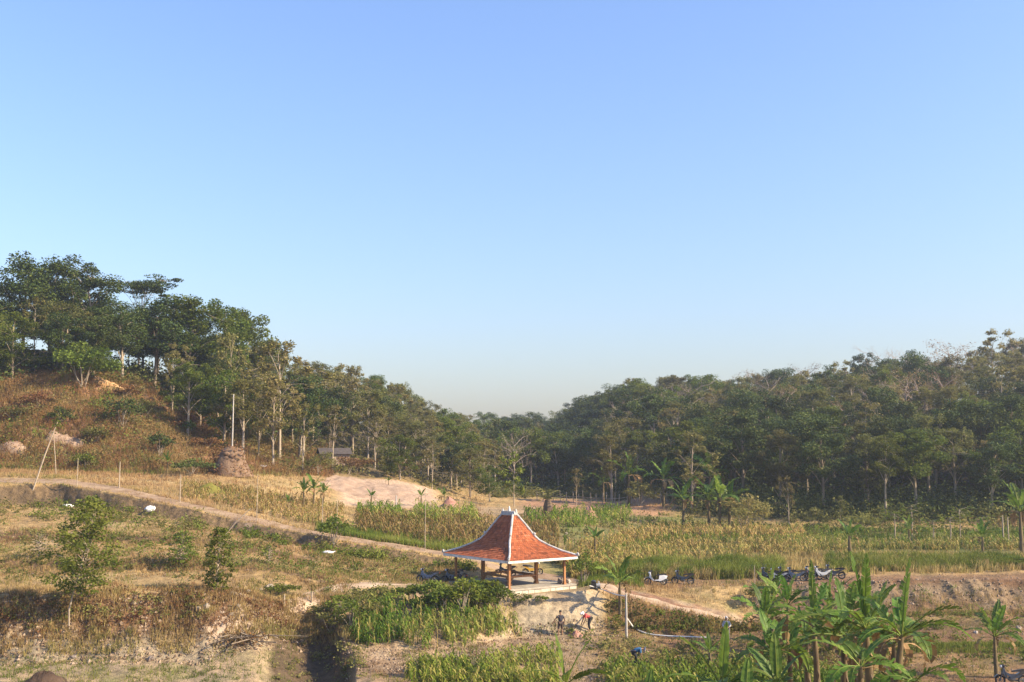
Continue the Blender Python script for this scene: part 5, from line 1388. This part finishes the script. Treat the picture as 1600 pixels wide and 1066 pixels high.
for i, (px, py, h, w, m, l) in enumerate([(250, 715, 3.4, 2.6, M_DARKLEAF, 'upright dark shrub at the slope foot left of the earth stump'), (60, 640, 2.4, 4.0, M_BRUSH, 'wide rusty shrub high on the brown slope above the pale ledges'), (225, 655, 2.6, 4.0, M_OLIVE, 'olive shrub below the orange scar'),
    (285, 672, 2.2, 3.6, M_BRUSH, 'rusty shrub on the slope edge near the tree trunks'), (150, 690, 2.2, 3.4, M_OLIVE, 'olive shrub right of the pale ledge on the brown slope'), (20, 660, 2.2, 4.4, M_OLIVE, 'yellowish olive shrub at the left edge of the brown slope'),
    (320, 705, 2.0, 3.6, M_BRUSH, 'rusty shrub right above the flat dark bush'), (195, 622, 1.8, 3.0, M_BRUSH, 'low rusty shrub on the lip right of the orange scar'), (95, 662, 2.0, 3.0, M_DARKLEAF, 'small dark shrub over the pale ledge beside the leaning pole top')]):
    shrub('hillside_shrub', px, py, h, w, m, l, 'shrub', 380 + i, 700, .28, 6, 'shrubs on the brown slope', .1)
def papaya(px, py, H, label, seed, mat=None):
    p = hit(px, py); rt = thing('papaya_sapling', p, label, 'papaya tree', 'papaya saplings before the right wood'); g = np.random.default_rng(seed); S = Geo(); C = Geo()
    S.tube([(0, 0, -.2), (.1, 0, H * .5), (.05, 0, H)], [.08, .065, .05], 6)
    for k in range(10):
        th = k * 2.4; e = np.array([math.cos(th) * .95, math.sin(th) * .95, .25 - .06 * k]); S.tube([(.05, 0, H - .05 * k), tuple(np.array([.05, 0, H - .05 * k]) + e)], .015, 3, cap=False)
        C.cards(np.array([.05, 0, H - .05 * k]) + e + g.normal(size=(14, 3)) * np.array([.22, .22, .08]), .32, .3 + .4 * g.random(14), g, .8)
    link('trunk', S.mesh('trunk', True), M_PALE, rt); link('crown', C.mesh('crown'), mat or M_GREEN, rt)
for i, a in enumerate([(1398, 848, 3.2, 'papaya sapling with broad tuft left in the row before the wood'), (1425, 846, 3.8, 'tall papaya sapling before the dark wood gap'), (1458, 846, 2.2, 'low papaya sapling in the middle of the row before the wood'),
                       (1485, 848, 2.6, 'small pale papaya sapling before the wood'), (1500, 846, 3.4, 'thin umbrella-shaped papaya sapling before the dark wood'), (1534, 848, 2.6, 'papaya sapling left of the two posts')]):
    papaya(*a, 400 + i)
def palm_stump():
    p = hit(856, 812); rt = thing('palm_stump', p, 'thick shaggy palm stump with a few fronds in the red field', 'palm'); g = np.random.default_rng(5); S = Geo()
    S.tube([(0, 0, -.3), (0, 0, .6), (.05, 0, 1.5), (0, 0, 2.3)], [.62, .55, .58, .3], 9); link('trunk', S.mesh('trunk'), M_DECK, rt)
    for k in range(9):
        F = Geo(); th = k * 2.4; e = 1.3 - .11 * k; q = np.array([0, 0, 2.2]); pts = [q]
        for j in range(6):
            q = q + np.array([math.cos(th) * math.cos(e), math.sin(th) * math.cos(e), math.sin(e)]) * .42; e -= .2; pts.append(q)
        F.tube(pts, np.linspace(.04, .01, 7), 3, .6, False); sd = np.array([-math.sin(th), math.cos(th), 0])
        for j in range(1, 7):
            for s in (-1, 1):
                w = (pts[j] - pts[j - 1]) * .3; F.add([pts[j] - w, pts[j] + w, pts[j] + sd * s * .5 + np.array([0, 0, -.1])], [(0, 1, 2)], .5)
        link('frond', F.mesh('frond'), M_OLIVE, rt)
palm_stump()
# ------------------------------------------------------------------ motorbikes
M_RUBBER = solid_mat('tyre_rubber', [(.015, .015, .016), (.035, .034, .033)], 6, .8)
M_METAL = solid_mat('bike_metal', [(.12, .12, .12), (.22, .22, .22)], 5, .45, metal=.6)
M_BLACKP = solid_mat('black_plastic', [(.012, .012, .014), (.03, .03, .033)], 4, .35, spec=.5)
M_SEATV = solid_mat('seat_vinyl', [(.02, .018, .018), (.045, .042, .042)], 4, .5)
M_LENS = solid_mat('lamp_lens', [(.55, .56, .56), (.7, .7, .7)], 4, .15, spec=.6)
M_MUD = solid_mat('grey_mudguard', [(.35, .35, .34), (.50, .50, .49)], 4, .5)
def paint(name, c, dark=.75): return solid_mat(name, [tuple(k * dark for k in c), c], 2.5, .3, coat=.4, spec=.5)
P_WHITE, P_BLACK, P_BLUE, P_RED, P_GREY = paint('bike_white', (.66, .66, .66)), paint('bike_black', (.03, .03, .035)), paint('bike_dark_blue', (.04, .055, .10)), paint('bike_red', (.32, .05, .03)), paint('bike_silver', (.38, .39, .40))
P_YEL = paint('bike_yellow', (.50, .30, .04))
def wheel(rt, x, z=.29, r=.29):
    T = Geo(); n = 18; V = []; F = []
    for i in range(n):
        th = 2 * math.pi * i / n
        for j in range(6):
            ph = 2 * math.pi * j / 6; rr = r - .05 + .05 * math.cos(ph); V.append((rr * math.cos(th), .045 * math.sin(ph), rr * math.sin(th)))
    for i in range(n):
        for j in range(6): F.append((i * 6 + j, i * 6 + (j + 1) % 6, ((i + 1) % n) * 6 + (j + 1) % 6, ((i + 1) % n) * 6 + j))
    T.add(V, F); w = link('wheel', T.mesh('wheel', True), M_RUBBER, rt, (x, 0, z))
    Rm = Geo()
    for k in range(6):
        th = k * math.pi / 3; Rm.tube([(0, 0, 0), ((r - .08) * math.cos(th), 0, (r - .08) * math.sin(th))], [.02, .015], 4)
    Rm.tube([(0, -.05, 0), (0, .05, 0)], .05, 8); ring = [((r - .085) * math.cos(a), 0, (r - .085) * math.sin(a)) for a in np.linspace(0, 2 * math.pi, 17)]
    Rm.tube(ring, .022, 4, cap=False); link('rim', Rm.mesh('rim'), M_METAL, w)
def make_bike(body, kind='scooter', guard=None):
    rt = link('motorbike', None); wheel(rt, .62); wheel(rt, -.60)
    P_ = Geo()
    if kind == 'scooter':
        P_.prism([(-.92, .72), (-.80, .50), (-.35, .32), (.05, .30), (.10, .38), (-.22, .44), (-.28, .74), (-.60, .78)], .30, w2=[.12, .26, .34, .34, .32, .30, .28, .2])
        link('body_panel', P_.mesh('body_panel'), body, rt)
        G = Geo(); G.prism([(.10, .30), (.20, .30), (.52, .62), (.50, .98), (.40, 1.02), (.36, .66)], .42, w2=[.34, .34, .30, .26, .22, .40]); link('leg_shield', G.mesh('leg_shield'), body, rt)
        G = Geo(); G.prism([(-.25, .28), (.22, .28), (.24, .34), (-.25, .34)], .38); link('footboard', G.mesh('footboard'), M_BLACKP, rt)
    else:
        P_.prism([(-.95, .82), (-.55, .62), (-.30, .42), (.05, .40), (.35, .62), (.42, .80), (.10, .62), (-.25, .62), (-.50, .76)], .26, w2=[.10, .22, .28, .28, .22, .18, .22, .24, .24])
        link('body_panel', P_.mesh('body_panel'), body, rt)
        G = Geo(); G.prism([(.20, .34), (.34, .38), (.52, .72), (.46, .96), (.38, .94), (.32, .60)], .40, w2=[.34, .36, .26, .20, .20, .34]); link('leg_shield', G.mesh('leg_shield'), body, rt)
        G = Geo(); G.ell((.02, 0, .36), (.22, .13, .15), 8, 5); link('engine', G.mesh('engine', True), M_METAL, rt)
    G = Geo(); G.prism([(-.82, .78), (-.30, .74), (-.02, .72), (0, .78), (-.30, .85), (-.62, .90), (-.84, .88)], .24, w2=[.16, .24, .18, .16, .24, .24, .16]); link('seat', G.mesh('seat'), M_SEATV, rt)
    G = Geo()
    for s in (-.07, .07): G.tube([(.62, s, .29), (.50, s, .66), (.42, s * .5, .96)], .025, 5)
    link('fork', G.mesh('fork'), M_METAL, rt)
    h = Geo(); h.tube([(.30, -.34, 1.04), (.40, -.12, 1.06), (.40, .12, 1.06), (.30, .34, 1.04)], .022, 5); h.ell((.41, 0, 1.02), (.11, .13, .10), 8, 5); hb = link('handlebar', h.mesh('handlebar', True), M_BLACKP, rt)
    for s in (-1, 1):
        G = Geo(); G.tube([(.38, s * .24, 1.06), (.36, s * .32, 1.22)], .008, 4); G.ell((.36, s * .34, 1.25), (.02, .07, .045), 7, 4); link('mirror', G.mesh('mirror'), M_BLACKP, hb)
    G = Geo(); G.ell((.52, 0, .94 if kind == 'scooter' else 1.0), (.07, .11, .08), 8, 5); link('headlight', G.mesh('headlight', True), M_LENS, rt)
    G = Geo(); G.ell((-.93, 0, .76), (.04, .08, .045), 7, 4); link('tail_light', G.mesh('tail_light', True), P_RED, rt)
    G = Geo(); G.tube([(0, -.16, .26), (-.4, -.19, .27), (-.78, -.20, .36), (-.95, -.20, .40)], [.025, .045, .055, .04], 6); link('exhaust', G.mesh('exhaust', True), M_METAL, rt)
    for x in (.62, -.60):
        G = Geo(); pr = [(x + .33 * math.cos(a), .29 + .33 * math.sin(a)) for a in np.linspace(.5, 2.6, 7)]; pr += [(x + .31 * math.cos(a), .29 + .31 * math.sin(a)) for a in np.linspace(2.6, .5, 7)]; G.prism(pr, .13); link('mudguard', G.mesh('mudguard'), guard or body, rt)
    G = Geo(); G.tube([(-.12, .12, .26), (-.16, .30, .02)], .014, 4); link('kickstand', G.mesh('kickstand'), M_METAL, rt)
    return rt
BIKES = {}
def bike(px, py, rz, body, kind, label, grp, Y=None, guard=None, sc=1.0):
    key = (body.name, kind)
    p = hit(px, py) if Y is None else spot(px, Y, py)
    if key in BIKES: o = copy_tree(BIKES[key])
    else: o = BIKES[key] = make_bike(body, kind, guard)
    o.location = p; o.rotation_euler = (R(6), 0, rz); o.scale = (sc, sc, sc)
    tag(o, label, 'motorbike', grp)
GL, GR = 'motorbikes parked in the pavilion shade', 'motorbikes parked along the right shelf'
bike(668, 911, math.pi - .15, P_BLUE, 'cub', 'dark motorbike at the left end of the pair left of the pavilion', GL)
bike(707, 911, math.pi + .25, P_BLACK, 'cub', 'black motorbike beside the left thin post of the pavilion', GL)
bike(722, 909, 1.9, P_BLACK, 'scooter', 'black scooter seen end on by the left pavilion post', GL, Y=84.2)
bike(832, 900, .2, P_YEL, 'cub', 'motorbike with yellow side panel parked on the road behind the pavilion', None, Y=91.6)
bike(790, 900, math.pi - .2, P_BLACK, 'cub', 'dark motorbike seen between the posts behind the pavilion', None, Y=91.0)
bike(1025, 915, math.pi - .1, P_WHITE, 'scooter', 'white scooter beside the tall green grass', GR)
bike(1067, 914, math.pi - .2, P_BLACK, 'cub', 'black motorbike right of the white scooter', GR)
bike(1201, 909, math.pi - .5, P_BLACK, 'cub', 'leftmost black motorbike of the row above the cut bank', GR)
bike(1216, 909, math.pi - .35, P_GREY, 'cub', 'grey motorbike next to the leftmost of the row above the bank', GR, Y=86.4)
bike(1243, 909, math.pi - .1, P_BLUE, 'cub', 'dark blue motorbike in the middle of the row above the bank', GR)
bike(1270, 907, math.pi + .2, P_BLACK, 'scooter', 'black scooter right of the middle bike above the bank', GR)
bike(1285, 907, math.pi + .1, P_GREY, 'cub', 'silver motorbike half hidden by the spear-leaved banana', GR, Y=86)
bike(1228, 907, math.pi - .2, P_BLACK, 'cub', 'black motorbike squeezed behind the grey and dark blue ones above the bank', GR, Y=87)
bike(1303, 906, math.pi - .3, P_BLACK, 'cub', 'last dark motorbike of the row above the bank behind the erect leaves', GR, Y=86.2)
bike(1582, 1072, math.pi - .1, P_BLACK, 'cub', 'black motorbike with a grey mudguard in the lower right corner', None, guard=M_MUD)
def pump():
    p = hit(930, 921); rt = thing('water_pump', p, 'small engine water pump at the head of the footpath where the hose starts', 'water pump')
    G = Geo(); G.box((0, 0, .06), (.8, .4, .06)); link('frame', G.mesh('frame'), M_BLACKP, rt)
    G = Geo(); G.box((-.12, 0, .28), (.36, .34, .36)); G.ell((-.12, 0, .52), (.2, .16, .12), 8, 5); link('engine', G.mesh('engine'), P_BLACK, rt)
    G = Geo(); G.tube([(.08, 0, .25), (.36, 0, .25)], [.14, .17], 10); G.tube([(.25, 0, .35), (.25, 0, .55)], .06, 6); link('pump_housing', G.mesh('pump_housing', True), P_GREY, rt)
pump()

# ------------------------------------------------------------------ people at work in the garden
def cloth(name, c): return solid_mat(name, [tuple(k * .7 for k in c), c, tuple(min(1, k * 1.2) for k in c)], 5, .85, .2, 14)
M_SKIN = solid_mat('brown_skin', [(.20, .11, .07), (.27, .155, .10)], 5, .6)
M_HAIR = solid_mat('black_hair', [(.012, .010, .010), (.03, .025, .022)], 8, .6)
def skin_mesh(name, V, E, Rd, mat, parent, loc=None):
    me = bpy.data.meshes.new(name); me.from_pydata([tuple(v) for v in V], E, []); me.update()
    o = link(name, me, mat, parent, loc); md = o.modifiers.new('Skin', 'SKIN')
    if not me.skin_vertices: 
        bm = bmesh.new(); bm.from_mesh(me); bm.verts.layers.skin.verify(); bm.to_mesh(me); bm.free()
    for i, r in enumerate(Rd):
        d = me.skin_vertices[0].data[i]; d.radius = (r, r); d.use_root = (i == 0)
    o.modifiers.new('Sub', 'SUBSURF').levels = 2; o.modifiers['Sub'].render_levels = 2
    md.use_smooth_shade = True
    return o
def person(px, py, label, rz, J, shirt, trousers, extra=None, H=1.65, Y=None, long_trousers=True, sleeves=.5):
    """J: joints in metres: pelvis chest neck head | elbows wrists | knees ankles, x = facing direction"""
    p = hit(px, py) if Y is None else spot(px, Y, py)
    rt = thing('person', p, label, 'person', 'people working below the pavilion', rz)
    v = lambda k: np.array(J[k], float)
    pel, ch, nk, hd = v('pelvis'), v('chest'), v('neck'), v('head')
    ax = np.array([0, 1.0, 0])
    V = [pel, (pel + ch) / 2, ch, nk, hd]; E = [(0, 1), (1, 2), (2, 3), (3, 4)]; Rd = [.125, .115, .135, .052, .085]
    up = (hd - nk); up = up / np.linalg.norm(up)
    V.append(hd + up * .10); E.append((4, 5)); Rd.append(.078)
    arms = []; legs = []
    for s, n in ((1, 'l'), (-1, 'r')):
        sh = ch + ax * s * .17 + (nk - ch) * .35; el = v('elbow_' + n); wr = v('wrist_' + n); hn = wr + (wr - el) / np.linalg.norm(wr - el) * .10
        i = len(V); V += [sh, el, wr, hn]; E += [(2, i), (i, i + 1), (i + 1, i + 2), (i + 2, i + 3)]; Rd += [.062, .045, .032, .034]; arms.append((sh, el, wr))
        for q in range(4):     # four fingers and a thumb
            f = hn + (hn - wr) * (.75 + .1 * (q % 2)) + ax * (q - 1.5) * .018; k = len(V); V.append(f); E.append((i + 3, k)); Rd.append(.009)
        k = len(V); V.append(hn + ax * s * -.05 + (hn - wr) * .3); E.append((i + 3, k)); Rd.append(.010)
        hp = pel + ax * s * .09 + np.array([0, 0, -.04]); kn = v('knee_' + n); an = v('ankle_' + n); toe = an + np.array([.17, 0, -.045])
        i = len(V); V += [hp, kn, an, toe]; E += [(0, i), (i, i + 1), (i + 1, i + 2), (i + 2, i + 3)]; Rd += [.085, .058, .040, .036]; legs.append((hp, kn, an))
    skin_mesh('body', V, E, Rd, M_SKIN, rt)
    SV = [pel + (ch - pel) * .05, (pel + ch) / 2, ch, ch + (nk - ch) * .7]; SE = [(0, 1), (1, 2), (2, 3)]; SR = [.155, .145, .165, .085]
    for sh, el, wr in arms:
        i = len(SV); e = el if sleeves > .6 else sh + (el - sh) * .8
        SV += [sh, e]; SE += [(2, i), (i, i + 1)]; SR += [.082, .064]
        if sleeves > .6: SV.append(el + (wr - el) * .8); SE.append((i + 1, i + 2)); SR.append(.05)
    skin_mesh('shirt', SV, SE, SR, shirt, rt)
    TV = [pel + (ch - pel) * .12]; TE = []; TR = [.15]
    for hp, kn, an in legs:
        i = len(TV); end = an + (kn - an) * .12 if long_trousers else kn + (an - kn) * .1
        TV += [hp, kn, end] if long_trousers else [hp, (hp + kn) / 2, end]; TE += [(0, i), (i, i + 1), (i + 1, i + 2)]; TR += [.105, .08, .065] if long_trousers else [.108, .098, .092]
    skin_mesh('trousers', TV, TE, TR, trousers, rt)
    # face: nose, eyes, mouth, ears
    f = np.array([1.0, 0, 0]) - up * up[0]; f /= np.linalg.norm(f); G = Geo()
    c = hd + up * .055; G.ell(c + f * .098 - up * .015, (.016, .014, .022), 6, 4)
    for s in (-1, 1): G.ell(c + ax * s * .088 - up * .01, (.018, .010, .03), 6, 4)
    link('nose_and_ears', G.mesh('nose_and_ears', True), M_SKIN, rt)
    G = Geo()
    for s in (-1, 1): G.ell(c + f * .083 + ax * s * .032 + up * .018, (.012, .013, .007), 6, 4)
    G.ell(c + f * .084 - up * .05, (.008, .022, .005), 6, 4); link('eyes_and_mouth', G.mesh('eyes_and_mouth', True), M_HAIR, rt)
    hm = extra or ('hair', M_HAIR)
    G = Geo(); G.ell(c + up * .045 - f * .02, (.098, .096, .085), 10, 6)
    if hm[0] == 'headscarf': G.ell(c - up * .06 - f * .05, (.105, .11, .14), 10, 6)
    if hm[0] == 'hat': G.tube([tuple(c + up * .055), tuple(c + up * .075)], [.21, .17], 14)
    link(hm[0], G.mesh(hm[0], True), hm[1], rt)
    return rt
person(876, 994, 'person in a dark shirt and shorts standing with arms held out below the cliff', 1.9,
       dict(pelvis=(0, 0, .90), chest=(.02, 0, 1.22), neck=(.02, 0, 1.44), head=(.04, 0, 1.53), elbow_l=(.02, .36, 1.14), wrist_l=(.08, .50, .92), elbow_r=(0, -.30, 1.12), wrist_r=(.10, -.30, .88),
            knee_l=(.05, .14, .49), ankle_l=(-.02, .16, .08), knee_r=(.08, -.12, .49), ankle_r=(.04, -.14, .08)), cloth('dark_shirt', (.035, .034, .045)), cloth('dark_shorts', (.07, .05, .045)), long_trousers=False)
person(920, 987, 'person in a red shirt bending over with a white cloth on the head', math.pi + .25,
       dict(pelvis=(-.12, 0, .88), chest=(.18, 0, 1.06), neck=(.36, 0, 1.14), head=(.44, 0, 1.15), elbow_l=(.32, .24, .80), wrist_l=(.42, .18, .56), elbow_r=(.32, -.24, .80), wrist_r=(.44, -.18, .56),
            knee_l=(.02, .12, .48), ankle_l=(-.06, .14, .08), knee_r=(-.02, -.12, .48), ankle_r=(-.10, -.14, .08)), cloth('red_shirt', (.62, .10, .09)), cloth('dark_trousers', (.035, .035, .035)), ('headscarf', M_SACK))
person(994, 1040, 'person in a blue shirt bent low among the bean plants', .15,
       dict(pelvis=(-.14, 0, .80), chest=(.16, 0, .96), neck=(.33, 0, .96), head=(.42, 0, .93), elbow_l=(.24, .24, .66), wrist_l=(.36, .16, .42), elbow_r=(.24, -.24, .66), wrist_r=(.38, -.16, .42),
            knee_l=(.06, .12, .44), ankle_l=(-.08, .14, .08), knee_r=(.02, -.12, .44), ankle_r=(-.12, -.14, .08)), cloth('blue_shirt', (.03, .11, .22)), cloth('dark_trousers_b', (.04, .04, .05)), ('hat', cloth('pale_hat', (.62, .50, .42))))
person(1136, 1003, 'person in a grey headscarf and top behind the near banana leaf', -1.9,
       dict(pelvis=(0, 0, .88), chest=(.03, 0, 1.20), neck=(.05, 0, 1.42), head=(.09, 0, 1.50), elbow_l=(.08, .26, 1.06), wrist_l=(.28, .16, .98), elbow_r=(.06, -.26, 1.06), wrist_r=(.26, -.14, .96),
            knee_l=(.06, .12, .48), ankle_l=(0, .13, .08), knee_r=(.04, -.12, .48), ankle_r=(-.02, -.13, .08)), cloth('grey_top', (.36, .37, .40)), cloth('grey_trousers', (.12, .12, .14)), ('headscarf', cloth('grey_scarf', (.42, .40, .42))), sleeves=1)
def bundle():
    p = hit(1242, 1026); rt = thing('cloth_bundle', p, 'purple cloth bundle with a white patch in the shade of the bananas', 'bundle')
    G = Geo(); G.ell((0, 0, .25), (.35, .3, .36), 9, 6, .5, .15, 2); link('cloth', G.mesh('cloth', True), cloth('purple_cloth', (.12, .08, .16)), rt)
    G = Geo(); G.ell((.1, -.25, .08), (.18, .12, .12), 8, 5, .5, .15, 3); link('white_patch', G.mesh('white_patch', True), M_SACK, rt)
bundle()
